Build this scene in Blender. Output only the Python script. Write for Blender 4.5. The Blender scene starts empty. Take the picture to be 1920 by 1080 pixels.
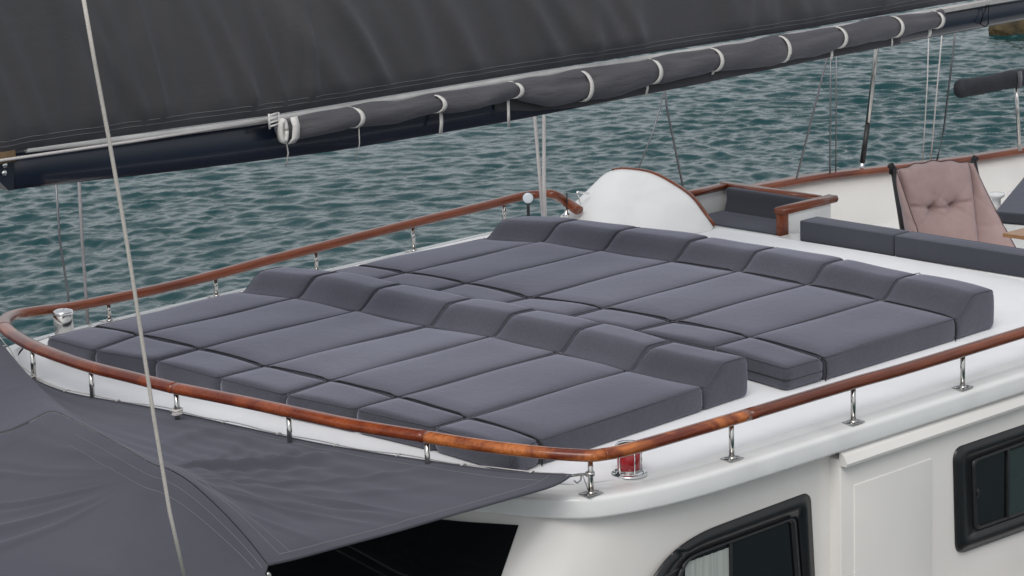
import bpy, bmesh, math, random
import numpy as np
from mathutils import Vector, Matrix
random.seed(7); rng = np.random.RandomState(5)
scene = bpy.context.scene
COL = scene.collection

# ---------------------------------------------------------------- camera
cam_d = bpy.data.cameras.new('camera'); cam = bpy.data.objects.new('camera', cam_d); COL.objects.link(cam)
cr, cu, cf = [Vector(v) for v in [(0.708526, -0.705108, -0.02854), (0.175494, 0.136884, 0.974918), (0.683515, 0.695763, -0.220728)]]
cam.matrix_world = Matrix.Translation(Vector((-11.7699, -13.8834, 4.7323))) @ Matrix((cr, cu, -cf)).transposed().to_4x4()
cam_d.sensor_width = 36; cam_d.lens = 108.067; cam_d.clip_start = .5; cam_d.clip_end = 3000
cam_d.dof.use_dof = True; cam_d.dof.focus_distance = 18.0; cam_d.dof.aperture_fstop = 13.0
scene.camera = cam

# ---------------------------------------------------------------- overcast sky and weak sun
SUN_EL, SUN_AZ = math.radians(50), math.radians(215)   # azimuth counted from +X towards +Y
world = bpy.data.worlds.new('World'); scene.world = world; world.use_nodes = True
nt = world.node_tree; nt.nodes.clear()
sky = nt.nodes.new('ShaderNodeTexSky'); sky.sky_type = 'NISHITA'; sky.sun_disc = False
sky.sun_elevation = SUN_EL; sky.sun_rotation = math.radians(90) - SUN_AZ
sky.air_density = 1.0; sky.dust_density = 4.0; sky.ozone_density = 1.0
hsv = nt.nodes.new('ShaderNodeHueSaturation'); hsv.inputs['Saturation'].default_value = .22
bg = nt.nodes.new('ShaderNodeBackground'); bg.inputs['Strength'].default_value = .15
wo = nt.nodes.new('ShaderNodeOutputWorld')
cloud = nt.nodes.new('ShaderNodeMix'); cloud.data_type = 'RGBA'; cloud.inputs[0].default_value = .62   # even cloud cover over the clear sky
cloud.inputs[7].default_value = (3.65, 3.85, 4.05, 1)
nt.links.new(sky.outputs[0], hsv.inputs['Color']); nt.links.new(hsv.outputs[0], cloud.inputs[6]); nt.links.new(cloud.outputs[2], bg.inputs['Color']); nt.links.new(bg.outputs[0], wo.inputs[0])
sl = bpy.data.lights.new('sun', 'SUN'); sl.energy = .95; sl.angle = math.radians(35); sl.color = (1, .97, .93)
so = bpy.data.objects.new('sun', sl); COL.objects.link(so)
so.rotation_euler = Vector((-math.cos(SUN_EL)*math.cos(SUN_AZ), -math.cos(SUN_EL)*math.sin(SUN_AZ), -math.sin(SUN_EL))).to_track_quat('-Z', 'Y').to_euler()
scene.view_settings.view_transform = 'Standard'; scene.view_settings.look = 'None'
scene.view_settings.exposure = 0.24; scene.view_settings.gamma = 1.0; scene.view_settings.use_curve_mapping = False

# ---------------------------------------------------------------- materials
def mat(name, col, rough=.5, metal=0, col2=None, nscale=3, nstretch=(1,1,1), bumps=(), coat=0, sheen=0, spec=.5, lo=.35, hi=.65, trans=0, ior=1.45, rvar=0):
    m = bpy.data.materials.new(name); m.use_nodes = True; t = m.node_tree; b = t.nodes['Principled BSDF']
    L = t.links.new
    b.inputs['Base Color'].default_value = (*col, 1); b.inputs['Roughness'].default_value = rough; b.inputs['Metallic'].default_value = metal
    b.inputs['Coat Weight'].default_value = coat; b.inputs['Coat Roughness'].default_value = .08
    b.inputs['Sheen Weight'].default_value = sheen; b.inputs['Sheen Tint'].default_value = (.82,.82,1,1); b.inputs['Specular IOR Level'].default_value = spec
    b.inputs['Transmission Weight'].default_value = trans; b.inputs['IOR'].default_value = ior
    tc = t.nodes.new('ShaderNodeTexCoord'); geo = t.nodes.new('ShaderNodeNewGeometry')
    src = geo.outputs['Position'] if 'canvas' in name else tc.outputs['Object']
    def noise(scale, stretch=(1,1,1), detail=4, dist=0):
        mp = t.nodes.new('ShaderNodeMapping'); mp.inputs['Scale'].default_value = stretch
        n = t.nodes.new('ShaderNodeTexNoise'); n.inputs['Scale'].default_value = scale; n.inputs['Detail'].default_value = detail
        n.inputs['Distortion'].default_value = dist
        L(src, mp.inputs[0]); L(mp.outputs[0], n.inputs['Vector']); return n
    if col2:
        n = noise(nscale, nstretch, 5, .6); r = t.nodes.new('ShaderNodeValToRGB')
        r.color_ramp.elements[0].position = lo; r.color_ramp.elements[1].position = hi
        r.color_ramp.elements[0].color = (*col, 1); r.color_ramp.elements[1].color = (*col2, 1)
        L(n.outputs[0], r.inputs[0]); L(r.outputs[0], b.inputs['Base Color'])
    if name == 'charcoal_canvas':
        oi = t.nodes.new('ShaderNodeObjectInfo'); mr = t.nodes.new('ShaderNodeMapRange'); mr.inputs['To Min'].default_value = .88; mr.inputs['To Max'].default_value = 1.12
        n = noise(2.3, (1,1,1), 3); m2 = t.nodes.new('ShaderNodeMapRange'); m2.inputs['From Min'].default_value = .3; m2.inputs['From Max'].default_value = .7; m2.inputs['To Min'].default_value = .92; m2.inputs['To Max'].default_value = 1.08
        mu = t.nodes.new('ShaderNodeMath'); mu.operation = 'MULTIPLY'; vm = t.nodes.new('ShaderNodeVectorMath'); vm.operation = 'SCALE'
        L(oi.outputs['Random'], mr.inputs[0]); L(n.outputs[0], m2.inputs[0]); L(mr.outputs[0], mu.inputs[0]); L(m2.outputs[0], mu.inputs[1])
        L(r.outputs[0], vm.inputs[0]); L(mu.outputs[0], vm.inputs['Scale']); L(vm.outputs[0], b.inputs['Base Color'])
    if rvar:
        n = noise(5, (1,1,1), 4, 0); mr = t.nodes.new('ShaderNodeMapRange'); mr.inputs['To Min'].default_value = rough-rvar; mr.inputs['To Max'].default_value = rough+rvar
        L(n.outputs[0], mr.inputs[0]); L(mr.outputs[0], b.inputs['Roughness'])
    prev = None
    for sc, st, dist, strength in bumps:
        n = noise(sc, st, 3, .4); bm_ = t.nodes.new('ShaderNodeBump'); bm_.inputs['Distance'].default_value = dist; bm_.inputs['Strength'].default_value = strength
        L(n.outputs[0], bm_.inputs['Height'])
        if prev: L(prev.outputs[0], bm_.inputs['Normal'])
        prev = bm_
    if prev: L(prev.outputs[0], b.inputs['Normal'])
    return m

M = {}
M['gel'] = mat('white_gelcoat', (.76,.76,.755), .16, col2=(.68,.68,.67), nscale=2.6, lo=.42, hi=.72, coat=.3, rvar=.06)
M['cream'] = mat('cream_gelcoat', (.78,.755,.725), .18, col2=(.73,.705,.675), nscale=1.2, coat=.3)
M['nonskid'] = mat('nonskid_deck', (.82,.82,.84), .6, col2=(.77,.77,.79), nscale=2.2, bumps=((260,(1,1,1),.001,.5),), spec=.3)
M['cushion'] = mat('charcoal_canvas', (.046,.046,.058), .9, lo=.28, hi=.72, col2=(.066,.066,.080), nscale=75, sheen=.46, spec=.2,
                   bumps=((5,(1,1,1),.010,.3),(14,(1,1.5,1),.004,.22),(30,(1,.22,1),.004,.28),(700,(1,1,1),.0006,.5)))
M['cushion_dark'] = mat('dark_slate_canvas', (.046,.049,.060), .92, col2=(.054,.057,.068), nscale=300, sheen=.25, spec=.15, bumps=((9,(1,1,1),.01,.3),(600,(1,1,1),.0006,.5)))
M['piping'] = mat('piping_cord', (.075,.075,.09), .85, sheen=.25, spec=.2)
M['cord_dark'] = mat('black_cord', (.012,.012,.014), .7)
M['canvas'] = mat('awning_canvas', (.062,.062,.076), .85, col2=(.072,.072,.086), nscale=1.5, sheen=.15, spec=.2,
                  bumps=((1.6,(1,1,1),.03,.3),(5,(1,1,1),.008,.2),(500,(1,1,1),.0006,.5)))
M['sail'] = mat('sail_cover_canvas', (.074,.073,.078), .9, col2=(.083,.081,.086), nscale=2, sheen=.15, spec=.2, bumps=((12,(1,1,2),.008,.3),(500,(1,1,1),.0006,.5)))
M['roll'] = mat('rolled_canvas', (.082,.080,.086), .9, col2=(.092,.09,.096), nscale=4, sheen=.25, spec=.2, bumps=((9,(.6,1,3),.02,.5),(30,(.5,1,3),.006,.4)))
M['navy'] = mat('navy_paint', (.010,.015,.030), .25, col2=(.012,.018,.034), nscale=2, coat=.25, rvar=.06)
M['alu'] = mat('pale_track', (.62,.61,.60), .4, col2=(.55,.54,.53), nscale=9)
M['rope'] = mat('pale_rope', (.60,.56,.52), .8, col2=(.48,.44,.40), nscale=160, bumps=((220,(1,1,1),.002,.8),))
M['rope_white'] = mat('white_rope', (.62,.59,.58), .8, col2=(.50,.47,.46), nscale=120, bumps=((200,(1,1,1),.002,.8),))
M['wire'] = mat('steel_wire', (.22,.22,.23), .35, metal=.6, col2=(.16,.16,.17), nscale=80)
M['strapgrey'] = mat('grey_strap', (.30,.29,.30), .8, col2=(.24,.23,.24), nscale=60)
M['web'] = mat('white_webbing', (.72,.70,.67), .8, col2=(.62,.60,.57), nscale=60)
M['steel'] = mat('stainless_steel', (.56,.55,.53), .16, metal=1, col2=(.48,.47,.45), nscale=18, rvar=.06)
M['chrome'] = mat('chrome', (.8,.8,.8), .06, metal=1, col2=(.72,.72,.72), nscale=12)
M['glass'] = mat('tinted_glass', (.004,.005,.006), .04, col2=(.006,.007,.008), nscale=3, coat=.3)
M['glass2'] = mat('greenish_glass', (.03,.045,.042), .04, col2=(.022,.034,.032), nscale=2, coat=.4)
M['rubber'] = mat('black_window_frame', (.007,.0075,.009), .32, col2=(.010,.0105,.012), nscale=4, coat=.2)
M['blackplastic'] = mat('black_plastic', (.012,.012,.014), .4, col2=(.018,.018,.02), nscale=20)
M['curtain'] = mat('pale_curtain', (.40,.43,.40), .9, col2=(.30,.33,.31), nscale=14, nstretch=(3,1,.1))
M['bimini'] = mat('near_black_canvas', (.016,.018,.024), .75, col2=(.024,.026,.032), nscale=5, bumps=((10,(.5,1,2),.02,.5),))
M['pink'] = mat('dusty_pink_canvas', (.37,.265,.25), .9, col2=(.41,.295,.28), nscale=8, sheen=.3, spec=.15, bumps=((16,(1,1,1),.008,.35),(500,(1,1,1),.0006,.4)))
M['pinkpipe'] = mat('mauve_piping', (.10,.06,.065), .8)
M['red'] = mat('red_lens', (.36,.008,.014), .14, col2=(.27,.007,.011), nscale=9, nstretch=(.2,.2,6), coat=.5)
M['lens'] = mat('frosted_lens', (.62,.66,.70), .25, col2=(.55,.6,.64), nscale=25)
M['weed'] = mat('weedy_rock', (.028,.022,.010), .9, col2=(.085,.06,.025), nscale=2.5, bumps=((6,(1,1,1),.2,.8),))
M['thread'] = mat('stitch_thread', (.19,.19,.205), .9)
M['teak'] = mat('teak_table', (.36,.19,.09), .4, col2=(.28,.14,.06), nscale=6, nstretch=(1,8,1), coat=.2)

def wood(name, dark, light, scale, stretch, lo, hi):
    m = mat(name, dark, .2, col2=light, nscale=scale, nstretch=stretch, coat=.32, spec=.35, lo=lo, hi=hi, bumps=((50,(.3,4,4),.001,.4),))
    t = m.node_tree; b = t.nodes['Principled BSDF']; ramp = [n for n in t.nodes if n.type == 'VALTORGB'][0]
    tc = [n for n in t.nodes if n.type == 'TEX_COORD'][0]
    mp = t.nodes.new('ShaderNodeMapping'); mp.inputs['Scale'].default_value = (1.4, 26, 26)
    n = t.nodes.new('ShaderNodeTexNoise'); n.inputs['Scale'].default_value = 3; n.inputs['Detail'].default_value = 6
    mx = t.nodes.new('ShaderNodeMix'); mx.data_type = 'RGBA'; mx.blend_type = 'MULTIPLY'; mx.inputs[0].default_value = .6
    r2 = t.nodes.new('ShaderNodeValToRGB'); r2.color_ramp.elements[0].position = .35; r2.color_ramp.elements[0].color = (.45,.38,.36,1); r2.color_ramp.elements[1].position = .6
    t.links.new(tc.outputs['Object'], mp.inputs[0]); t.links.new(mp.outputs[0], n.inputs['Vector']); t.links.new(n.outputs[0], r2.inputs[0])
    t.links.new(ramp.outputs[0], mx.inputs[6]); t.links.new(r2.outputs[0], mx.inputs[7]); t.links.new(mx.outputs[2], b.inputs['Base Color'])
    return m
M['mahogany'] = wood('varnished_mahogany', (.13,.030,.013), (.24,.062,.022), 2.2, (.5,2,2), .3, .7)
M['figured'] = wood('figured_mahogany', (.17,.030,.010), (.52,.16,.04), 4.0, (1,1.3,1.3), .42, .62)
M['front_wood'] = wood('reddish_front_mahogany', (.16,.028,.011), (.34,.08,.024), 3.0, (.9,1.3,1.3), .4, .68)

# ---------------------------------------------------------------- object helpers
def link(name, mesh, m, parent=None, loc=(0,0,0)):
    o = bpy.data.objects.new(name, mesh); COL.objects.link(o)
    if m is not None: mesh.materials.append(M[m] if isinstance(m, str) else m)
    o.location = loc
    if parent is not None: o.parent = parent
    return o
def tag(o, label, cat, group=None, kind=None):
    o['label'] = label; o['category'] = cat
    if group: o['group'] = group
    if kind: o['kind'] = kind
    return o
def thing(name, label, cat, loc=(0,0,0), group=None, rot=(0,0,0)):
    o = bpy.data.objects.new(name, None); COL.objects.link(o); o.location = loc; o.rotation_euler = rot
    return tag(o, label, cat, group)
def mesh_vf(name, v, f, smooth=True, org=(0,0,0)):
    me = bpy.data.meshes.new(name)
    me.from_pydata([(p[0]-org[0], p[1]-org[1], p[2]-org[2]) for p in v], [], f); me.update()
    if smooth: me.polygons.foreach_set('use_smooth', [True]*len(me.polygons))
    return me
def part(name, v, f, m, parent=None, smooth=True):
    """mesh given in world coordinates, linked as child (parents are never rotated here)"""
    org = parent_org(parent)
    return link(name, mesh_vf(name, v, f, smooth, org), m, parent)
def parent_org(p):
    o = Vector((0,0,0))
    while p is not None: o += p.location; p = p.parent
    return o
def own(name, v, f, m, label, cat, group=None, smooth=True):
    """top-level single mesh with its origin at its lowest point's centre"""
    a = np.array(v); org = (a[:,0].mean(), a[:,1].mean(), a[:,2].min())
    o = link(name, mesh_vf(name, v, f, smooth, org), m, None, org); return tag(o, label, cat, group)
def smooth_path(pts, n=8, closed=False):
    P = [Vector(p) for p in pts]; out = []
    N = len(P); rngk = range(N if closed else N-1)
    for i in rngk:
        if closed: p0,p1,p2,p3 = P[(i-1)%N],P[i],P[(i+1)%N],P[(i+2)%N]
        else: p0,p1,p2,p3 = P[max(i-1,0)],P[i],P[i+1],P[min(i+2,N-1)]
        for k in range(n):
            t = k/n; out.append(.5*((2*p1)+(-p0+p2)*t+(2*p0-5*p1+4*p2-p3)*t*t+(-p0+3*p1-3*p2+p3)*t**3))
    if not closed: out.append(P[-1])
    return out
def sweep(path, prof, closed=False, caps=True, up=Vector((0,0,1)), scale=None):
    """sweep closed profile [(side, up)] along path"""
    v = []; f = []; n = len(path); m = len(prof)
    for i, p in enumerate(path):
        if closed: t = path[(i+1)%n]-path[i-1]
        else: t = path[min(i+1,n-1)]-path[max(i-1,0)]
        t = t.normalized(); u = up if abs(t.dot(up)) < .97 else Vector((1,0,0))
        s = t.cross(u).normalized(); w = s.cross(t)
        k = scale(i/(n-1)) if scale else 1
        v += [p + s*a*k + w*b*k for a, b in prof]
    for i in range(n if closed else n-1):
        j = (i+1)%n
        for q in range(m): f.append((i*m+q, i*m+(q+1)%m, j*m+(q+1)%m, j*m+q))
    if caps and not closed: f += [tuple(range(m-1,-1,-1)), tuple((n-1)*m+q for q in range(m))]
    return v, f
def circ(r, n=10): return [(r*math.cos(2*math.pi*k/n), r*math.sin(2*math.pi*k/n)) for k in range(n)]
def tube(pts, r, n=8, closed=False, scale=None): return sweep([Vector(p) for p in pts], circ(r,n), closed, scale=scale)
def merge(*parts):
    v = []; f = []
    for a, b in parts:
        k = len(v); v += list(a); f += [tuple(i+k for i in q) for q in b]
    return v, f
def lathe(c, prof, n=24, axis=None):
    """prof [(r, z)] around vertical axis at c"""
    v = []; f = []
    for r, z in prof:
        for k in range(n): a = 2*math.pi*k/n; v.append((c[0]+r*math.cos(a), c[1]+r*math.sin(a), c[2]+z))
    for i in range(len(prof)-1):
        for k in range(n): f.append((i*n+k, i*n+(k+1)%n, (i+1)*n+(k+1)%n, (i+1)*n+k))
    f += [tuple(range(n-1,-1,-1)), tuple((len(prof)-1)*n+k for k in range(n))]
    return v, f
def box(c, s, rz=0, bev=.0):
    x, y, z = s[0]/2, s[1]/2, s[2]/2; b = min(bev, x, y, z)
    if b <= 0:
        vs = [(i*x,j*y,k*z) for i in(-1,1) for j in(-1,1) for k in(-1,1)]
        fs = [(0,1,3,2),(4,6,7,5),(0,4,5,1),(2,3,7,6),(0,2,6,4),(1,5,7,3)]
    else: vs, fs = rbox(s, b, 2)
    ca, sa = math.cos(rz), math.sin(rz)
    return [(c[0]+p[0]*ca-p[1]*sa, c[1]+p[0]*sa+p[1]*ca, c[2]+p[2]) for p in vs], fs
def rbox(s, r, seg=3, mid=1):
    """rounded box centred at origin, grids concentrated at the edges"""
    def axis(L):
        h = L/2; e = [-h + r*(1-math.cos(math.pi/2*k/seg)) for k in range(seg+1)]
        m_ = [-h+r+(L-2*r)*k/mid for k in range(1, mid)]
        return e + m_ + [-x for x in reversed(e)]
    ax = [axis(L) for L in s]; idx = {}; v = []; f = []
    def vid(p):
        key = (round(p[0],6), round(p[1],6), round(p[2],6))
        if key not in idx:
            inner = [max(-s[i]/2+r, min(s[i]/2-r, p[i])) for i in range(3)]
            d = Vector([p[i]-inner[i] for i in range(3)])
            if d.length > 1e-9: d = d.normalized()*r
            idx[key] = len(v); v.append((inner[0]+d[0], inner[1]+d[1], inner[2]+d[2]))
        return idx[key]
    for a in range(3):
        b, c = (a+1)%3, (a+2)%3
        for sg in (-1, 1):
            for i in range(len(ax[b])-1):
                for j in range(len(ax[c])-1):
                    q = []
                    for (ii, jj) in ((i,j),(i+1,j),(i+1,j+1),(i,j+1)):
                        p = [0,0,0]; p[a] = sg*s[a]/2; p[b] = ax[b][ii]; p[c] = ax[c][jj]; q.append(vid(p))
                    f.append(tuple(q if sg > 0 else q[::-1]))
    return v, f
def ribbon(pts, w, th, wdir):
    """flat strap following pts, width along wdir"""
    v = []; f = []; P = [Vector(p) for p in pts]; wd = Vector(wdir).normalized()
    for i, p in enumerate(P):
        t = (P[min(i+1,len(P)-1)]-P[max(i-1,0)]).normalized(); n = t.cross(wd).normalized()
        for a, b in ((-1,-1),(1,-1),(1,1),(-1,1)): v.append(p+wd*a*w/2+n*b*th/2)
    for i in range(len(P)-1):
        for q in range(4): f.append((i*4+q, i*4+(q+1)%4, i*4+4+(q+1)%4, i*4+4+q))
    f += [(3,2,1,0), tuple(len(v)-4+q for q in range(4))]
    return v, f
def grid(fn, nu, nv):
    v = [fn(i/nu, j/nv) for i in range(nu+1) for j in range(nv+1)]
    f = [(i*(nv+1)+j, (i+1)*(nv+1)+j, (i+1)*(nv+1)+j+1, i*(nv+1)+j+1) for i in range(nu) for j in range(nv)]
    return v, f
def thicken(v, f, d):
    """give a sheet real thickness: second layer offset down along -normal approx (dz) and a rim"""
    n = len(v); d = Vector(d); v2 = list(v)+[tuple(Vector(p)+d) for p in v]
    f2 = list(f)+[tuple(i+n for i in q[::-1]) for q in f]
    cnt = {}
    for q in f:
        for a, b in zip(q, q[1:]+q[:1]): cnt[(a,b)] = 1
    for (a, b) in cnt:
        if (b, a) not in cnt: f2.append((b, a, a+n, b+n))
    return v2, f2
def interp(pts, x):
    for (a, b), (c, d) in zip(pts, pts[1:]):
        if x <= c: return b+(d-b)*max(0,(x-a))/(c-a)
    return pts[-1][1]
def crown(y): return -.01*y*y

# ---------------------------------------------------------------- water
def build_water():
    m = bpy.data.materials.new('sea_water'); m.use_nodes = True; t = m.node_tree; b = t.nodes['Principled BSDF']; L = t.links.new
    b.inputs['Base Color'].default_value = (.004,.041,.045,1); b.inputs['Roughness'].default_value = .03; b.inputs['IOR'].default_value = 1.333
    tc = t.nodes.new('ShaderNodeTexCoord'); mp = t.nodes.new('ShaderNodeMapping'); mp.inputs['Rotation'].default_value = (0,0,math.radians(-47)); mp.inputs['Scale'].default_value = (1,1.3,1)
    n = t.nodes.new('ShaderNodeTexNoise'); n.inputs['Scale'].default_value = 11; n.inputs['Detail'].default_value = 2
    L(tc.outputs['Object'], mp.inputs[0]); L(mp.outputs[0], n.inputs['Vector'])
    bu = t.nodes.new('ShaderNodeBump'); bu.inputs['Distance'].default_value = .009; bu.inputs['Strength'].default_value = 1
    L(n.outputs[0], bu.inputs['Height']); L(bu.outputs[0], b.inputs['Normal'])
    # real wavelets where the sea can be seen, coarse sea beyond them
    X0, X1, Y0, Y1, d = 5.0, 40.0, 9.0, 42.0, .036
    xs = np.arange(X0, X1, d); ys = np.arange(Y0, Y1, d); gx, gy = np.meshgrid(xs, ys, indexing='ij'); h = np.zeros_like(gx)
    r = np.random.RandomState(11); comps = []
    for k in range(120):
        lam = math.exp(r.uniform(math.log(.15), math.log(.95))); th = math.radians(46)+r.normal(0, .6); comps.append((lam, th, r.uniform(0, 6.28), lam**.75))
    s2 = sum((a_*2*math.pi/l)**2/2 for l, _, _, a_ in comps); kk = .205/math.sqrt(s2)
    # slow warp so that no two patches repeat
    wx = .5*np.sin(gx*.31+1.3*np.sin(gy*.23))+.3*np.sin(gy*.53+gx*.17); wy = .5*np.sin(gy*.27+1.1*np.sin(gx*.29)+2)+.3*np.sin(gx*.61-gy*.2)
    for l, th, ph, a_ in comps:
        k = 2*math.pi/l; h += a_*kk*np.sin(k*((gx+wx)*math.cos(th)+(gy+wy)*math.sin(th))+ph)
    gust = .84+.34*np.sin(gx*.21+gy*.13+1)*np.sin(gy*.33-gx*.11)
    h = h*gust
    h += .35*np.abs(h)*h/(.04+np.abs(h))*.6
    ex = np.minimum(1, np.minimum(np.minimum(gx-X0, X1-gx), np.minimum(gy-Y0, Y1-gy))/1.5).clip(0,1); h *= ex
    n0, n1 = gx.shape; co = np.stack([gx, gy, -3+h], -1).reshape(-1,3).astype(np.float32)
    idx = np.arange(n0*n1).reshape(n0,n1); q = np.stack([idx[:-1,:-1], idx[1:,:-1], idx[1:,1:], idx[:-1,1:]], -1).reshape(-1,4)
    R = 900; b0 = len(co)
    co = np.concatenate([co, np.array([(-R,-R,-3),(R,-R,-3),(R,R,-3),(-R,R,-3)], np.float32)])
    c = [idx[0,0], idx[-1,0], idx[-1,-1], idx[0,-1]]; xr, yr = idx[-1,:], idx[:,-1]
    loops = [list(idx[:,0])[::-1]+[b0,b0+1], [int(i) for i in idx[-1,:]][::-1]+[b0+1,b0+2], list(idx[:,-1])+[b0+2,b0+3], list(idx[0,:])+[b0+3,b0]]
    me = bpy.data.meshes.new('water'); nq = len(q); sizes = [4]*nq+[len(l) for l in loops]
    lv = np.concatenate([q.reshape(-1)]+[np.array(l) for l in loops]).astype(np.int32)
    me.vertices.add(len(co)); me.vertices.foreach_set('co', co.reshape(-1)); me.loops.add(len(lv)); me.loops.foreach_set('vertex_index', lv)
    st = np.concatenate([[0], np.cumsum(sizes)[:-1]]).astype(np.int32)
    me.polygons.add(len(sizes)); me.polygons.foreach_set('loop_start', st); me.polygons.foreach_set('use_smooth', [True]*nq+[False]*4); me.update(); me.validate()
    o = link('water', me, m); o['kind'] = 'structure'
    o['label'] = 'dark green rippled sea water behind the yacht'
build_water()

# ---------------------------------------------------------------- yacht
yacht = thing('yacht', 'white and cream yacht with a long flat cabin roof, black framed windows and mahogany trim', 'yacht', (0,0,-3))
# outline of the roof lip (outer edge), near side -> round the front -> far side
lip = [(5.62,-2.9),(4.5,-2.9),(3.4,-2.89),(2.4,-2.88),(1.4,-2.87),(.75,-2.86),(.38,-2.84),(.12,-2.80),(-.10,-2.74),(-.26,-2.66),(-.40,-2.50),(-.52,-2.30),
       (-.68,-1.95),(-.88,-1.15),(-.99,-.4),(-1.03,.3),(-1.0,.95),(-.9,1.6),(-.70,2.15),(-.50,2.48),(-.25,2.72),(.1,2.84),(.6,2.88),(1.6,2.9),(3.2,2.9),(4.6,2.9),(4.95,2.84),(5.1,2.7)]
path2 = smooth_path([(x,y,0) for x, y in lip], 6)
n2 = len(path2)
nrm = []
for i in range(n2):
    t = (path2[min(i+1,n2-1)]-path2[max(i-1,0)]).normalized(); nrm.append(Vector((-t.y, t.x, 0))*-1 if False else Vector((-t.y, t.x, 0)))
# travelling front-wards on near side (-x), outward is -y :  t=(-1,0) -> (-t.y,t.x)=(0,-1)
def off(i, d): return path2[i]+nrm[i]*d
prof = [(-.176,.0005),(-.170,-.0005),(-.166,-.006),(-.10,-.011),(-.03,-.016),(-.012,-.018),(-.004,-.020),(.004,-.027),(.008,-.035),(.010,-.045),(.014,-.08),(.017,-.118),(.016,-.126),(.010,-.133),(.002,-.136),(-.01,-.137),(-.12,-.137)]
v = []; f = []
for i in range(n2):
    for d, z in prof:
        p = off(i, d); v.append((p.x, p.y, crown(p.y)+z))
for i in range(n2-1):
    for q in range(len(prof)-1): f.append((i*len(prof)+q, i*len(prof)+q+1, (i+1)*len(prof)+q+1, (i+1)*len(prof)+q))
part('roof_edge', v, f, 'gel', yacht)
# deck: strips across y between near and far inner outline
ins = [off(i,-.172) for i in range(n2)]
def y_range(x):
    ys = [];
    for a, b in zip(ins, ins[1:]):
        if (a.x-x)*(b.x-x) <= 0 and a.x != b.x: ys.append(a.y+(b.y-a.y)*(x-a.x)/(b.x-a.x))
    return ys
x0 = min(p.x for p in ins)+.004; xs = sorted([x0+.45*(k/14)**2 for k in range(15)]+[x0+.45+(5.32-x0-.45)*k/22 for k in range(1,23)])
rows = []
for x in xs:
    ys = y_range(x)
    lo = min(ys) if ys else -.3; hi = max(ys) if len(ys) > 1 and max(ys) > min(ys)+.01 else 2.7
    rows.append((x, lo, hi))
v = []; f = []; ny = 20
for x, lo, hi in rows:
    for j in range(ny+1): y = lo+(hi-lo)*j/ny; v.append((x, y, crown(y)))
for i in range(len(rows)-1):
    for j in range(ny): f.append((i*(ny+1)+j, (i+1)*(ny+1)+j, (i+1)*(ny+1)+j+1, i*(ny+1)+j+1))
part('roof_deck', v, f, 'nonskid', yacht)
# aft coaming strip behind the roof
part('coaming', *merge(box((5.55,-1.07,-.075),(.46,3.62,.13),0,.03), box((5.385,1.7,-.075),(.13,1.9,.11),0,.02)), 'gel', yacht)

# cabin wall below the lip
def rake(x): 
    t = max(0,min(1,(1.15-x)/1.5)); return t*t*(3-2*t)
def wall_pt(i, z, o=0.0):
    p = off(i, -.085+o); s = .57*(-.13-z)*rake(p.x); return Vector((p.x-s, p.y + (0 if p.y<0 else 0), z))
v = []; f = []; zs = [-.10,-.2,-.35,-.55,-.8,-1.1,-1.5,-1.9]
for i in range(n2):
    for z in zs: v.append(wall_pt(i, z + (crown(path2[i].y) if z > -.15 else 0)))
nz = len(zs)
for i in range(n2-1):
    for q in range(nz-1): f.append((i*nz+q, i*nz+q+1, (i+1)*nz+q+1, (i+1)*nz+q))
part('cabin_wall', v, f, 'cream', yacht)
# windshield: dark panes round the front
def y_to_i(y):
    best = min((abs(path2[i].y-y)+ (0 if path2[i].x < .3 else 9), i) for i in range(n2)); return best[1]
i0, i1 = y_to_i(-2.41), y_to_i(2.2)
def strip_on_wall(i0, i1, z0, z1, o, nzz=5):
    v = []; f = []
    for i in range(i0, i1+1):
        for k in range(nzz+1): v.append(wall_pt(i, z0+(z1-z0)*k/nzz, o))
    for a in range(i1-i0):
        for k in range(nzz): f.append((a*(nzz+1)+k, a*(nzz+1)+k+1, (a+1)*(nzz+1)+k+1, (a+1)*(nzz+1)+k))
    return v, f
part('windshield', *strip_on_wall(i0, i1, -.25, -1.3, .012), 'glass', yacht)
# hull, side decks and aft deck
def hull_y(x): return interp([(-4,2.2),(-2,3.1),(0,3.5),(5,3.5),(9,3.36),(13,3.2),(16,2.9)], x)
hx = [-4,-3,-2,-1,0,2,4,6,7,8,9,10,11,12,13,14,16]
def cap_z(x): return interp([(8.2, -0.4), (9.0, -0.42), (9.98, -0.49), (11.02, -0.56), (12.03, -0.6), (16, -0.75)], x) if x > 8.2 else -.40
for sgn in (1,-1):
    v = []; f = []
    for x in hx:
        y = hull_y(x)*sgn; c = cap_z(x) if sgn > 0 else -1.75
        for yy, z in ((y-.05*sgn, -1.2 if x > 5.6 else -1.9), (y-.05*sgn, c-.02), (y+.03*sgn, c-.02), (y+.04*sgn, -1.6), (y-.25*sgn, -3.1)): v.append((x, yy, z))
    for i in range(len(hx)-1):
        for q in range(4): f.append((i*5+q, i*5+q+1, i*5+6+q, i*5+5+q))
    part('bulwark', v, f, 'cream', yacht)
    xs_ = np.linspace(-4 if sgn < 0 else 5.6, 16, 40)
    part('cap_rail', *sweep([Vector((x, (hull_y(x)-.01)*sgn, (cap_z(x) if sgn > 0 else -1.75)+.005)) for x in xs_], [(-.07,-.02),(.07,-.02),(.08,0),(.07,.03),(-.07,.03),(-.08,0)]), 'mahogany', yacht)
part('side_deck', *merge(box((6,3.15,-1.92),(20,.8,.06)), box((6,-3.15,-1.92),(20,.8,.06)), box((-2.4,0,-1.92),(3.2,5.6,.06))), 'nonskid', yacht)
part('aft_deck', *merge(box((10.9,0,-1.0),(10.4,6.9,.08)), box((5.72,0,-.55),(.06,5.6,.85))), 'gel', yacht)
# white moulded ledge along the far bulwark and a moulded seat base aft
part('side_ledge', *merge(box((11.5,2.99,-.97),(11,.62,.06),0,.02)), 'gel', yacht)

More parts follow.
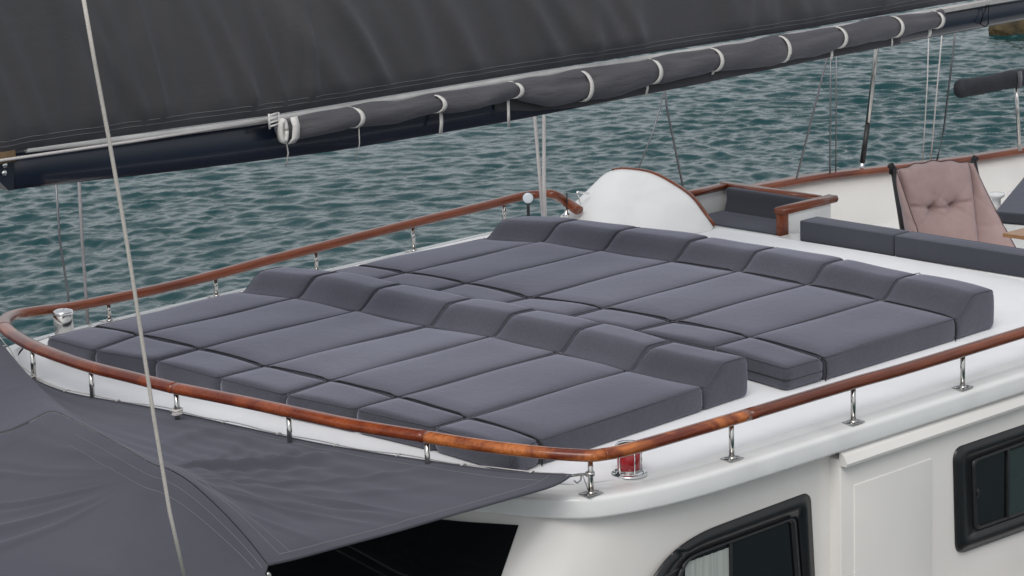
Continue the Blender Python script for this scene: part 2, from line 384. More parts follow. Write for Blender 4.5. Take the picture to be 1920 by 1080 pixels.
# cockpit seat with mahogany capping
cz = .155
part('seat_enclosure', *merge(box((5.72,1.80,.0),(.64,.05,.27),0,.01), box((6.03,1.29,-.0),(.05,1.02,.27),0,.01), box((5.76,.79,-.0),(.58,.05,.27),0,.01), box((5.75,1.29,-.2),(.52,.95,.2),0,.01)), 'gel', yacht)
capp = [(-.035,-.022),(.035,-.022),(.045,0),(.035,.022),(-.035,.022),(-.045,0)]
part('seat_capping', *sweep([Vector((5.30,1.79,cz)),Vector((5.99,1.79,cz))], capp), 'mahogany', yacht)
part('seat_capping', *sweep([Vector((6.02,1.83,cz+.002)),Vector((6.02,.86,cz+.002))], capp), 'mahogany', yacht)
part('seat_capping', *sweep([Vector((5.46,.785,cz+.004)),Vector((5.9,.785,cz+.004)),Vector((6.10,.785,cz+.004))], [(a*1.15,b*1.15) for a,b in capp]), 'mahogany', yacht)
part('seat_post', *box((5.50,.785,.055),(.075,.07,.19),0,.012), 'mahogany', yacht)

# helm hood: raked curved white moulding with mahogany trim
trim = smooth_path([(5.45, 2.769, 0.058), (5.45, 2.613, 0.214), (5.45, 2.472, 0.285), (5.45, 2.3, 0.309), (5.45, 2.073, 0.305), (5.45, 1.851, 0.246), (5.38, 1.597, 0.182), (5.32, 1.409, 0.082), (5.32, 1.319, -0.002)], 6)
base = smooth_path([(5.037, 2.701, -0.073), (4.989, 2.573, -0.066), (4.967, 2.396, -0.057), (4.963, 2.192, -0.048), (4.958, 1.906, -0.036), (4.96, 1.631, -0.027), (4.982, 1.422, -0.02), (5.104, 1.3, -0.017), (5.264, 1.281, -0.016)], 6)
def hood(u, w):
    i = int(round(u*(len(trim)-1))); a, b = base[i], trim[i]
    p = a.lerp(b, w); bulge = math.sin(w*math.pi)*.03*min(1,(b.z-a.z)/.2)
    return p+Vector((-.6,-.2,.5))*bulge
part('helm_hood', *thicken(*grid(hood, len(trim)-1, 14), (.04,.02,-.01)), 'gel', yacht)
part('hood_trim', *sweep([p+Vector((.02,0,.004)) for p in trim[11:]], [(-.012,-.008),(.012,-.008),(.012,.008),(-.012,.008)]), 'mahogany', yacht)

# side structure on the near wall: projecting door casing with sliding cornice
YW, YB = -2.79, -2.87
part('door_casing', *box((3.25+.0,-2.80,-1.07),(3.10,.14,1.6),0,.01), 'cream', yacht)
part('wall_panel', *box((2.19,-2.872,-1.20),(.74,.012,1.5),0,.004), 'cream', yacht)
cor = [(.0,.0),(.035,-.03),(.06,-.075),(.056,-.092),(.0,-.095)]
v = []; f = []
for x in (1.70, 3.52):
    for d, z in cor: v.append((x, -2.86-d, -.215+z))
m5 = len(cor)
for q in range(m5): f.append((q,(q+1)%m5,m5+(q+1)%m5,m5+q))
f += [tuple(range(m5-1,-1,-1)), tuple(range(m5,2*m5))]
part('cornice', v, f, 'cream', yacht, smooth=False)

def rounded_poly(pts, radii, n=6):
    P = [Vector((p[0],p[1])) for p in pts]; out = []
    for i, p in enumerate(P):
        a, c = P[i-1], P[(i+1)%len(P)]; r = radii[i]
        d1 = (a-p).normalized(); d2 = (c-p).normalized(); s, e = p+d1*min(r,(a-p).length*.5), p+d2*min(r,(c-p).length*.5)
        for k in range(n+1):
            t = k/n; out.append((1-t)**2*s+2*t*(1-t)*p+t*t*e)
    return out
def ring(outer, inner, y0, y1, yi):
    """frame between outer and inner loops (same count); outer at y0 (wall), front y1, inner lip back at yi"""
    n = len(outer); v = [(p.x, y0, p.y) for p in outer]+[(p.x*.992+outer_c.x*.008, y1, p.y*.992+outer_c.y*.008) for p in outer]+[(p.x, y1, p.y) for p in inner]+[(p.x, yi, p.y) for p in inner]
    f = []
    for l in range(3):
        for k in range(n): f.append((l*n+k, l*n+(k+1)%n, (l+1)*n+(k+1)%n, (l+1)*n+k))
    return v, f
def scale_loop(loop, c, k): return [c+(p-c)*k for p in loop]
def window(y, outer, orad, inner, irad, split, curt, latch, label):
    global outer_c
    fr_o = rounded_poly(outer, orad); fr_i = rounded_poly(inner, irad)
    outer_c = sum(fr_o, Vector((0,0)))/len(fr_o)
    v, f = ring(fr_o, fr_i, y, y-.017, y-.003)
    w = part('window', v, f, 'rubber', yacht); w['label'] = label
    ic = sum(fr_i, Vector((0,0)))/len(fr_i)
    i2 = scale_loop(fr_i, ic, .955); i3 = scale_loop(fr_i, ic, .90)
    outer_c = ic
    v, f = ring(i2, i3, y-.005, y-.022, y-.006)
    part('inner_frame', v, f, 'blackplastic', w)
    n = len(fr_i)
    part('pane', [(p.x, y-.006, p.y) for p in fr_i], [tuple(range(n))], 'glass', w, False)
    xa = split; zt = max(p.y for p in fr_i); zb = min(p.y for p in fr_i)
    part('mullion', *box((xa,y-.012,(zt+zb)/2),(.02,.02,(zt-zb)*.9),0,.004), 'blackplastic', w)
    if not curt:
        part('sliding_pane', *box(((split+max(p.x for p in i3))/2+.01, y-.010, (zt+zb)/2-.01), (max(p.x for p in i3)-split, .004, (zt-zb)*.86)), 'glass2', w, False)
    if curt:
        c0, c1, ct, cb = curt
        part('curtain', *grid(lambda a, b: (c0+(c1-c0)*a, y-.008-.002*math.sin(a*38), ct+(cb-ct)*b), 40, 3), 'curtain', w)
    lv, lf = lathe((0,0,0), [(.018,0),(.03,.003),(.03,.010),(.022,.014)], 16)
    part('latch', [(latch[0]+p[0]*.8, y-.008-p[2], latch[1]+p[1]) for p in lv], lf, 'steel' if False else 'blackplastic', w)
window(-2.785, [(1.515,-.435),(.95,-.445),(.5,-.455),(.20,-.56),(.02,-.80),(-.15,-1.25),(1.57,-1.25)], [.06,.1,.25,.25,.2,.05,.05],
       [(1.40,-.545),(.95,-.55),(.52,-.555),(.40,-.57),(.33,-.66),(.22,-1.12),(1.46,-1.12)], [.05,.05,.05,.06,.06,.04,.04], .80, (.42,.79,-.60,-1.10), (.92,-.93),
       'raked black framed window with a pale curtain near the front corner')
window(-2.872, [(3.95,-.44),(2.77,-.435),(2.80,-1.12),(4.0,-1.14)], [.05,.09,.08,.05],
       [(3.85,-.53),(2.93,-.535),(2.96,-1.015),(3.88,-1.03)], [.04,.05,.05,.04], 3.32, None, (3.0,-.77), 'black framed window aft of the door casing')

# ---------------------------------------------------------------- handrail
rail = thing('handrail', 'low varnished mahogany handrail on steel posts running round the cabin roof', 'handrail', (0,0,-.1))
rp = [(-.052*a, b) for a, b in ((0,0),)]
def oval(w, h, n=14):
    o = []
    for k in range(n):
        a = 2*math.pi*k/n; c, s = math.cos(a), math.sin(a)
        o.append((w/2*math.copysign(abs(c)**.85, c), h/2*math.copysign(abs(s)**.85, s)))
    return o
RP = oval(.094,.067)
near_line = [(7.2,-2.85,.150)]+[(2.87, -2.851, 0.149), (1.881, -2.822, 0.15), (0.944, -2.807, 0.151), (0.29, -2.791, 0.152), (-0.047, -2.775, 0.153), (-0.175, -2.745, 0.155)]
near_line = [(p[0], p[1], p[2]) for p in near_line]
front_line = [(-0.235, -2.714, 0.156), (-0.323, -2.606, 0.162), (-0.415, -2.453, 0.17), (-0.543, -2.169, 0.183), (-0.641, -1.848, 0.196), (-0.769, -1.375, 0.211), (-0.823, -0.983, 0.22), (-0.881, -0.487, 0.228), (-0.933, -0.013, 0.23)]
front2 = [(-0.933, -0.013, 0.23), (-0.931, 0.393, 0.228), (-0.921, 0.825, 0.223), (-0.862, 1.228, 0.215), (-0.772, 1.628, 0.204), (-0.641, 2.008, 0.19), (-0.527, 2.266, 0.179)]
far_line = [(-0.527, 2.266, 0.179), (-0.385, 2.459, 0.17), (-0.166, 2.653, 0.14), (0.064, 2.72, 0.113), (0.47, 2.79, 0.068), (1.164, 2.79, 0.059), (1.646, 2.79, 0.069), (2.143, 2.79, 0.088), (2.655, 2.79, 0.103), (3.183, 2.79, 0.118), (3.728, 2.79, 0.13), (4.291, 2.79, 0.138), (4.726, 2.79, 0.149), (4.854, 2.7, 0.16), (4.844, 2.55, 0.18), (4.983, 2.55, 0.099), (4.975, 2.4, 0.046)]
def rail_seg(pts, m, label=None, cut=.004):
    P = smooth_path(pts, 8); d0 = (P[1]-P[0]).normalized(); d1 = (P[-1]-P[-2]).normalized()
    P[0] = P[0]+d0*cut*.5; P[-1] = P[-1]-d1*cut*.5
    o = part('rail_section', *sweep(P, RP), m, rail)
    if label: o['label'] = label
    return o
k_ = 3
rail_seg(near_line[:4], 'mahogany', 'dark mahogany rail section along the near side')
rail_seg(near_line[3:], 'figured', 'orange figured rail section beside the red lamp')
join = near_line[-1]
rail_seg([join]+front_line[:5], 'figured', 'orange figured rail section at the near front corner')
rail_seg(front_line[4:], 'front_wood')
rail_seg(front2, 'front_wood')
rail_seg(far_line, 'mahogany', 'dark mahogany rail section along the far side')
allrail = smooth_path(near_line+front_line+front2[1:]+far_line[1:], 6)
def rail_at(px, py):
    b = min(allrail, key=lambda p: (p.x-px)**2+(p.y-py)**2); return b
def stanchion(x, y, zt, rz):
    zb = crown(y)-.012
    s = part('stanchion', *tube([(x,y,zb),(x,y,zt)], .0155, 12), 'steel', rail)
    pl = part('base_plate', *merge(box((x,y,zb+.004),(.115,.085,.008),rz,.003), lathe((x,y,zb+.006),[(.026,0),(.025,.006),(.020,.009),(.0185,.013)],16)), 'steel', s)
    for a, b in ((-.045,-.022),(.045,-.022),(-.045,.022),(.045,.022)):
        ca, sa = math.cos(rz), math.sin(rz)
        part('screw', *lathe((x+a*ca-b*sa, y+a*sa+b*ca, zb+.009), [(.007,0),(.0065,.002),(.003,.003)], 8), 'chrome', s)
for x, y in [(-0.184, -2.659), (0.838, -2.784), (1.88, -2.821), (2.924, -2.831)]:
    stanchion(x, y, rail_at(x,y).z-.02, 0 if x > 0 else .0)
stanchion(3.95,-2.85,rail_at(3.95,-2.85).z-.02,0); stanchion(5.0,-2.85,.13,0)
for px_ in [(-0.619, -1.858, 0.165), (-0.797, -0.937, 0.191), (-0.906, -0.002, 0.2), (-0.905, 0.849, 0.193), (-0.757, 1.651, 0.173)]:
    q = rail_at(px_[0], px_[1]); stanchion(q.x, q.y, q.z-.02, 1.4)
for (x, y, z) in [(0.711, 2.79, 0.05), (1.664, 2.79, 0.051), (2.612, 2.79, 0.082), (3.584, 2.79, 0.101), (4.55, 2.79, 0.122)]:
    stanchion(x, y, rail_at(x,y).z-.018, 0)

# ---------------------------------------------------------------- sun beds
PADT = .15
A1 = [(0.035, 2.083, 0.107), (0.034, 1.583, 0.125), (0.013, 0.932, 0.141), (-0.043, 0.233, 0.149), (-0.022, -0.348, 0.149), (-0.009, -0.933, 0.141), (-0.029, -1.539, 0.126), (-0.06, -2.158, 0.103)]
A2 = [(1.295, 2.103, 0.106), (1.368, 1.589, 0.125), (1.326, 0.918, 0.142), (1.303, 0.217, 0.15), (1.359, -0.314, 0.149), (1.355, -0.907, 0.142), (1.328, -1.523, 0.127), (1.383, -2.093, 0.106)]
A0 = [(-0.354, 2.075, 0.107), (-0.422, 1.473, 0.128), (-0.379, 0.916, 0.142), (-0.425, 0.231, 0.149), (-0.429, -0.38, 0.149), (-0.374, -0.941, 0.141), (-0.32, -1.544, 0.126), (-0.317, -2.196, 0.102)]
B1 = [(2.375, 2.089, 0.106), (2.384, 1.57, 0.125), (2.36, 0.94, 0.141), (2.302, 0.276, 0.149), (2.378, -0.323, 0.149), (2.419, -0.907, 0.142), (2.435, -1.542, 0.126), (2.39, -2.188, 0.102)]
B2 = [(3.574, 2.039, 0.108), (3.682, 1.544, 0.126), (3.685, 0.944, 0.141), (3.704, 0.279, 0.149), (3.745, -0.305, 0.149), (3.754, -0.908, 0.142), (3.747, -1.537, 0.126), (3.713, -2.185, 0.102)]
B0 = [(b[0]-.36, b[1]+.01, b[2]) for b in B1]
def pad(q, h, r, bulge, nx=10, ny=6, zfun=None):
    """rounded pad on quad q (x0 near,far ... [front-far, front-near, back-near, back-far]); returns world verts"""
    (a, b, c, d) = [Vector(p) for p in q]
    L = ((d-a).length+(c-b).length)/2; W = ((b-a).length+(c-d).length)/2
    sv, sf = rbox((L, W, h), r, 3, 9)
    out = []
    for x, y, z in sv:
        u = x/L+.5; w = .5-y/W   # u: front->back ; w: far->near
        g = a*(1-u)*(1-w)+b*(1-u)*w+c*u*w+d*u*(1-w)
        t = max(0, z/h+.5); bl = bulge*(1-(2*u-1)**6)*(1-(2*w-1)**4)*t
        zz = crown(g.y)+.002+(z+h/2)+bl+t*.0035*(math.sin(g.x*5.1+g.y*3.7+seed_)+math.sin(g.x*2.3-g.y*7.9+seed_*2))
        if zfun: zz = zfun(u, w, z, zz)
        # side walls swell a little
        sw = .006*math.sin(math.pi*t); 
        out.append((g.x + (sw if u > .99 else -sw if u < .01 else 0)*0, g.y+(sw if w < .02 else -sw if w > .98 else 0), zz))
    return out, sf
def inset(a, b, c, d, gx=.003, gy=.003):
    a, b, c, d = [Vector(p) for p in (a,b,c,d)]
    ux = ((d-a)+(c-b)).normalized(); uy = ((b-a)+(c-d)).normalized()
    return [a+ux*gx+uy*gy, b+ux*gx-uy*gy, c-ux*gx-uy*gy, d-ux*gx+uy*gy]
seed_ = 0.0; bj = 1.0
def bprof(u):  # bolster top height above the roof along its depth
    t = min(1, max(0, (u-.03)/.47)); s = t*t*(3-2*t)
    return .147+.118*bj*s - .006*max(0,(u-.5)*2)**2
def pipe_path(q, z, ins=.012, corners=True):
    a, b, c, d = q; return [a, b, c, d]
def bed(row, k, P0, P1, P2, label, group):
    a0,b0,a1,b1,a2,b2 = P0[k],P0[k+1],P1[k],P1[k+1],P2[k],P2[k+1]
    global seed_, bj
    seed_ = rng.uniform(0,6.28); bj = rng.uniform(.93,1.06)
    ux = (Vector(b2)-Vector(b1)+Vector(a2)-Vector(a1)).normalized()
    a3, b3 = Vector(a2)+ux*.425, Vector(b2)+ux*.425
    c = (Vector(a1)+Vector(b2))/2
    t = thing('sun_bed', label, 'sun bed', (c.x, c.y, crown(c.y)), group)
    # foot pad
    qf = inset(a0,b0,b1,a1)
    if k == 6 and row == 'A': qf[1] = qf[1]+Vector((.0,.0,0))
    fp = part('foot_pad', *pad(qf, .15, .042, .012), 'cushion', t)
    qm = inset(a1,b1,b2,a2)
    mp = part('main_pad', *pad(qm, .15, .028, .012), 'cushion', t)
    qb = inset(a2,b2,b3,a3, .002, .005)
    def zf(u, w, z, zz):
        h = .15; base = zz-(z+h/2); tt = (z+h/2)/h
        H = bprof(u)-.006*(2*w-1)**4
        return base+tt*H if tt > .5 else base+(z+h/2)*(H/h)
    v, f = pad(qb, .15, .028, 0, zfun=zf)
    bo = part('head_bolster', v, f, 'cushion', t)
    # piping: crown edges of the foot pad, near seam lines of the main pad, and both bolster profiles
    def edge(p, q, hh=.15, lift=.001, n=10, inn=.006):
        P, Q = Vector(p), Vector(q); out = []
        for i in range(n+1):
            g = P.lerp(Q, i/n); out.append(Vector((g.x, g.y, crown(g.y)+hh+lift)))
        return out
    pr_ = .0028
    fa, fb, fc, fd = qf
    sh = .010
    loop = [fa+Vector((sh,-sh,0)), fb+Vector((sh,sh,0)), fc+Vector((-sh,sh,0)), fd+Vector((-sh,-sh,0))]
    def corner_loop(L4, hh, rr=.03):
        pts = []
        for i in range(4):
            p = L4[i]; a_, c_ = L4[i-1], L4[(i+1)%4]; d1 = (a_-p).normalized(); d2 = (c_-p).normalized()
            s, e = p+d1*rr, p+d2*rr
            for kk in range(4):
                tt = kk/3; g = (1-tt)**2*s+2*tt*(1-tt)*p+tt*tt*e; pts.append(g)
            nx_ = L4[(i+1)%4]; 
        out = []
        for i, g in enumerate(pts):
            out.append(Vector((g.x,g.y,crown(g.y)+hh)))
        return out
    part('piping', *tube(corner_loop(loop, .149), pr_, 5, closed=True), 'piping', fp)
    ma, mb, mc, md = qm; loop = [ma+Vector((sh*.8,-sh*.8,0)), mb+Vector((sh*.8,sh*.8,0)), mc+Vector((-sh*.8,sh*.8,0)), md+Vector((-sh*.8,-sh*.8,0))]
    part('piping', *tube(corner_loop(loop, .1485, .025), .003, 5, closed=True), 'piping', mp)
    for side, (p, q) in ((1,(qb[0],qb[3])),(-1,(qb[1],qb[2]))):
        pts = []
        for i in range(19):
            u = i/18; g = p.lerp(q, u); pts.append(Vector((g.x, g.y-side*.012, crown(g.y)+bprof(u)-.004)))
        pts = [Vector((pts[0].x,pts[0].y,crown(p.y)+.03))]+pts[:-1]
        g = p.lerp(q, .985); pts.append(Vector((g.x, g.y-side*.012, crown(g.y)+bprof(1)-.022)))
        part('piping', *tube(pts, pr_, 5), 'piping', bo)
    fr = [Vector((p.x-.001,p.y,crown(p.y)+.1495)) for p in [qb[0].lerp(qb[1], .02+i/10*.96) for i in range(11)]]
    part('piping', *tube(fr, .0045, 5), 'piping', bo)
    if row == 'B':   # double layered foot pads: dark seam round the middle
        L4 = [fa, fb, fc, fd]; cl = corner_loop([p+Vector((-.001 if i in (0,1) else .001, .004 if i in (0,3) else -.004, 0)) for i, p in enumerate(L4)], .072, .034)
        part('seam', *tube(cl, .0035, 5, closed=True), 'cord_dark', fp)
    return t
PW = ['farthest, beside the far handrail', 'second from far handrail', 'third from far handrail', 'middle one of seven',
      'third from near handrail', 'second from near handrail', 'nearest, beside the near handrail']
for k in range(7):
    bed('A', k, A0, A1, A2, 'charcoal sun bed in the front row, '+PW[k], 'charcoal sun beds in the front row')
for k in range(7):
    bed('B', k, B0, B1, B2, 'charcoal sun bed in the rear row, '+PW[k], 'charcoal sun beds in the rear row')
# black cords holding the pads down
def cord(P, label, ends=True, dz=.150, sl=0):
    pts = []
    for i in range(len(P)-1):
        a, b = Vector(P[i]), Vector(P[i+1])
        for k in range(8):
            t = k/8; g = a.lerp(b, t); z = crown(g.y)+dz+.006*(1-(2*t-1)**4)-.014*(1-min(1,abs(t if t<.5 else 1-t)/.06))+0.004
            pts.append(Vector((g.x+.003*math.sin(i*5+k), g.y, z)))
    g = Vector(P[-1]); pts += [Vector((g.x, g.y+.02, crown(g.y)+dz)), Vector((g.x, g.y-.006, crown(g.y)+dz-.02)), Vector((g.x, g.y-.012, crown(g.y)+.07)), Vector((g.x-.005, g.y-.008, crown(g.y)+.006))]
    return own('tie_cord', *tube(pts, .0042, 6), 'cord_dark', label, 'cord', 'black cords across the sun beds')
cord(A1, 'black cord across the foot joint of the front row of sun beds')
cord(B1, 'black cord across the foot joint of the rear row of sun beds')
cord([Vector(p)+Vector((-.012,0,0)) for p in B2[3:]], 'black cord across the head bolster joint of the rear row of sun beds')
# long box cushions on the coaming
for y0, y1, lab in ((.485,-.395,'short charcoal box cushion lying on the coaming behind the sun beds'),(-.402,-2.3,'long charcoal box cushion beside the chair, running out of the picture')):
    L = y0-y1; sv, sf = rbox((.20, L-.006, .155), .014, 3, 3)
    t = thing('box_cushion', lab, 'cushion', (5.435,(y0+y1)/2,-.008), 'box cushions on the coaming')
    t.rotation_euler.z = 0
    o = link('cushion_body', mesh_vf('cushion_body', [(x, y, z+.0775) for x, y, z in sv], sf), 'cushion_dark', t)
    loop = [Vector((a*.094, b*(L/2-.012), .153)) for a, b in ((-1,-1),(1,-1),(1,1),(-1,1))]
    link('piping', mesh_vf('piping', *tube(loop, .0028, 5, closed=True)), 'piping', t)
# cockpit seat cushions
sv, sf = rbox((.07,.86,.21), .02, 3, 4)
own('back_cushion', [(5.955+x-.10*(z<0)*(-z/.105)*.4, 1.29+y, .055+z) for x,y,z in sv], sf, 'cushion_dark', 'dark backrest cushion standing inside the wooden capped cockpit seat', 'cushion')
sv, sf = rbox((.46,.92,.08), .02, 3, 4)
own('seat_cushion', [(5.70+x, 1.29+y, -.06+z) for x,y,z in sv], sf, 'cushion_dark', 'flat dark seat cushion inside the wooden capped cockpit seat', 'cushion')

# ---------------------------------------------------------------- navigation lamps
def nav_lamp(x, y, lens, label):
    z0 = crown(y)-.004
    t = thing('navigation_lamp', label, 'lamp', (x,y,z0), 'navigation lamps on the cabin roof')
    part('flange', *lathe((x,y,z0), [(.102,0),(.102,.006),(.094,.014),(.085,.008),(.078,.016),(.072,.02)], 32), 'chrome', t)
    part('lens', *lathe((x,y,z0), [(.062,.028),(.066,.033),(.066,.158),(.062,.16)] if lens == 'red' else [(.064,.02),(.067,.03),(.067,.15),(.064,.153)], 32), lens, t)
    part('collar', *lathe((x,y,z0), [(.066,.012),(.064,.03),(.062,.034),(.058,.036)], 32), 'steel', t)
    part('cap', *lathe((x,y,z0), [(.068,.156),(.073,.160),(.073,.170),(.064,.180),(.035,.187),(.01,.189)], 32), 'chrome', t)
    for k in range(5 if lens == 'red' else 0):
        a = math.radians(-38+k*72); part('guard_rod', *tube([(x+.072*math.cos(a),y+.072*math.sin(a),z0+.01),(x+.072*math.cos(a),y+.072*math.sin(a),z0+.155)], .0032, 8), 'chrome', t)
nav_lamp(.20,-2.585,'red','red navigation lamp with chrome cage on the near side of the roof')
nav_lamp(.20,2.62,'steel','chrome navigation lamp on the far front corner of the roof')

# ---------------------------------------------------------------- boom, sail cover, rolled cover
boom = thing('boom', 'dark navy boom running the length of the yacht under the sail cover', 'boom', (0,0,1.4))
low = [(-2.072, 1.602), (-0.837, 1.525), (0.358, 1.465), (1.814, 1.44), (3.437, 1.442), (5.255, 1.451), (7.304, 1.45), (8.577, 1.441)]
top = [(-2.054, 1.82), (-0.218, 1.738), (2.018, 1.713), (4.098, 1.662), (6.247, 1.644), (7.302, 1.621), (8.573, 1.589)]
xs_ = [low[0][0]+(9.4-low[0][0])*k/48 for k in range(49)]
v = []; f = []
for x in xs_:
    a, b = interp(low, x), interp(top, x)-.012
    for y, z in ((-.08,a),(-.10,a+.025),(-.105,(a+b)/2),(-.10,b-.02),(-.08,b),(.08,b),(.10,b-.02),(.105,(a+b)/2),(.10,a+.025),(.08,a)): v.append((x,y,z))
for i in range(48):
    for q in range(10): f.append((i*10+q, i*10+(q+1)%10, i*10+10+(q+1)%10, i*10+10+q))
f += [tuple(range(9,-1,-1)), tuple(480+q for q in range(10))]
part('boom_spar', v, f, 'navy', boom)
# gooseneck end: tapered dark bracket with bolts
gn = [(-2.348, -0.115, 1.815), (-2.061, -0.115, 1.784), (-2.068, -0.115, 1.603), (-2.117, -0.115, 1.614), (-2.345, -0.115, 1.844)]
g0 = [(-2.376, -0.1, 1.764), (-2.121, -0.1, 1.791), (-2.044, -0.1, 1.774), (-2.056, -0.1, 1.614), (-2.093, -0.1, 1.605), (-2.363, -0.1, 1.927)]
g0 = [(-2.057, -0.1, 1.603), (-2.093, -0.1, 1.605), (-2.334, -0.1, 1.855), (-2.328, -0.1, 1.922), (-2.042, -0.1, 1.797)]
n = len(g0); part('end_fitting', [(p[0],-.112,p[2]) for p in g0]+[(p[0],.10,p[2]) for p in g0], [tuple(range(n))]+[tuple(range(2*n-1,n-1,-1))]+[(k,k+n,(k+1)%n+n,(k+1)%n) for k in range(n)], 'navy', boom, False)
for p in [(-2.118, -0.112, 1.709), (-2.111, -0.112, 1.752)]:
    sv, sf = lathe((0,0,0), [(.018,0),(.018,.008),(.01,.014)], 14); part('bolt', [(p[0]+a,-.112-c,p[2]+b) for a,b,c in sv], sf, 'chrome', boom)
# pale bolt rope track
tr = [(-1.968, -0.12, 1.821), (-1.032, -0.12, 1.77), (-0.235, -0.12, 1.742), (0.615, -0.12, 1.729), (1.998, -0.12, 1.713), (3.262, -0.12, 1.686), (4.643, -0.12, 1.664), (6.221, -0.12, 1.648), (6.674, -0.12, 1.645), (7.342, -0.12, 1.642)]
part('track', *sweep(smooth_path(tr, 5), oval(.034,.046,10)), 'alu', boom)
# sail cover: tall draped canvas with folds
def cover_bot(x): return interp([(-2.823, 1.886), (-2.141, 1.802), (-1.98, 1.808), (-1.031, 1.783), (-0.234, 1.755), (1.999, 1.731), (4.643, 1.687), (6.221, 1.68), (7.342, 1.658), (8.542, 1.636)], x)
XA, XB = -3.2, 9.2
fold = [(rng.uniform(-3,6), rng.uniform(.05,.16), rng.uniform(.1,.9), rng.uniform(.008,.026), rng.uniform(.2,1.0)) for _ in range(46)]
fold += [(-2.0+.17*k+rng.uniform(-.05,.05), rng.uniform(.035,.07), rng.uniform(.05,.6), rng.uniform(.014,.034), rng.uniform(.5,1.2)) for k in range(13)]
fold += [(.0+.3*k+rng.uniform(-.08,.08), rng.uniform(.05,.1), rng.uniform(.3,.9), rng.uniform(.016,.034), rng.uniform(.35,.8)) for k in range(9)]
def cover(u, w):
    x = XA+(XB-XA)*u; z0 = cover_bot(x)+.012; H = interp([(-3.2,2.2),(9.2,.75)], x)
    z = z0+H*w
    env = math.sin(math.pi*min(1, w/.85)) if w < .85 else max(0, math.sin(math.pi*.999))
    y = -.135-.10*math.sin(math.pi*w)**.8+ .12*w*w
    h = w*H
    for fx, fwid, sl, amp, ln in fold:
        d = (x-fx-sl*(.0+(.5-h)))/fwid
        if abs(d) < 3: y -= amp*math.exp(-d*d)*min(1, h/.12)*math.exp(-(h/ln)**4*.2)
    return (x, y, z)
cv = thing('sail_cover', 'large dark grey canvas sail cover draped over the boom with soft folds', 'sail cover', (0,-.1,1.75))
part('canvas', *thicken(*grid(cover, 620, 46), (0,.01,0)), 'sail', cv)
for dh in (.045, .075):
    pts = []
    for i in range(200):
        x = XA+(XB-XA)*i/199; H = interp([(-3.2,2.2),(9.2,.75)], x); p = cover(i/199, dh/H); pts.append((p[0],p[1]-.002,p[2]))
    part('stitch_line', *tube(pts, .0016, 4), 'thread', cv)
own('cover_fastening', *box((-2.2,-.13,1.80),(.3,.03,.07),0,.01), mat('tan_leather',(.20,.13,.07),.7,col2=(.16,.10,.05),nscale=8), 'tan leather patch where the sail cover meets the end of the boom', 'leather patch')

# rolled up canvas tied under the track
roll = thing('rolled_awning', 'grey canvas roll tied along the side of the boom with white straps', 'rolled awning', (3,-.2,1.6))
SX = [0.4, 1.082, 1.757, 2.394, 3.057, 3.669, 4.375, 4.99, 5.629, 6.104]
ctop = [(-0.171, 1.735), (0.391, 1.738), (1.076, 1.72), (1.726, 1.715), (2.382, 1.702), (3.043, 1.696), (3.654, 1.691), (4.331, 1.69), (4.973, 1.68), (5.617, 1.681), (6.167, 1.664)]
cbot = [(-0.178, 1.621), (0.106, 1.606), (0.384, 1.612), (0.755, 1.592), (1.093, 1.608), (1.438, 1.577), (1.745, 1.61), (2.055, 1.513), (2.39, 1.502), (2.754, 1.503), (3.039, 1.529), (3.382, 1.52), (3.667, 1.533), (4.035, 1.501), (4.402, 1.506), (4.719, 1.511), (4.995, 1.53), (5.312, 1.522), (5.629, 1.529), (6.149, 1.537)]
XR0, XR1 = ctop[0][0], ctop[-1][0]; NA = 28; NL = 420
cr_n = [(rng.uniform(0,6.28), rng.uniform(4,16), rng.randint(1,4), rng.uniform(.001,.0035)) for _ in range(14)]
v = []; f = []
for i in range(NL+1):
    x = XR0+(XR1-XR0)*i/NL; a, b = interp(cbot, x), interp(ctop, x); d = min(abs(x-s) for s in SX)
    pinch = 1-.13*math.exp(-(d/.05)**2); cz_ = (a+b)/2; rv = (b-a)/2+.004; rh = .062
    for k in range(NA):
        t = 2*math.pi*k/NA
        nn = sum(am*math.sin(ph+fr*x+m_*t) for ph, fr, m_, am in cr_n)
        crease = .009*math.exp(-((t-2.45-.25*math.sin(x*3.1+1))/.16)**2)*math.exp(-((math.sin(x*4.9)+1)/1.1)**2)
        rr = 1+nn*11-crease*36+.035*math.sin(x*2.3+1)*math.sin(x*5.1)
        v.append((x, -.172+math.cos(t)*rh*rr*pinch, cz_+math.sin(t)*rv*rr*(pinch if math.sin(t) < 0 else 1)))
for i in range(NL):
    for k in range(NA): f.append((i*NA+k, i*NA+(k+1)%NA, (i+1)*NA+(k+1)%NA, (i+1)*NA+k))
f += [tuple(range(NA-1,-1,-1)), tuple(NL*NA+k for k in range(NA))]
part('canvas_roll', v, f, 'roll', roll)
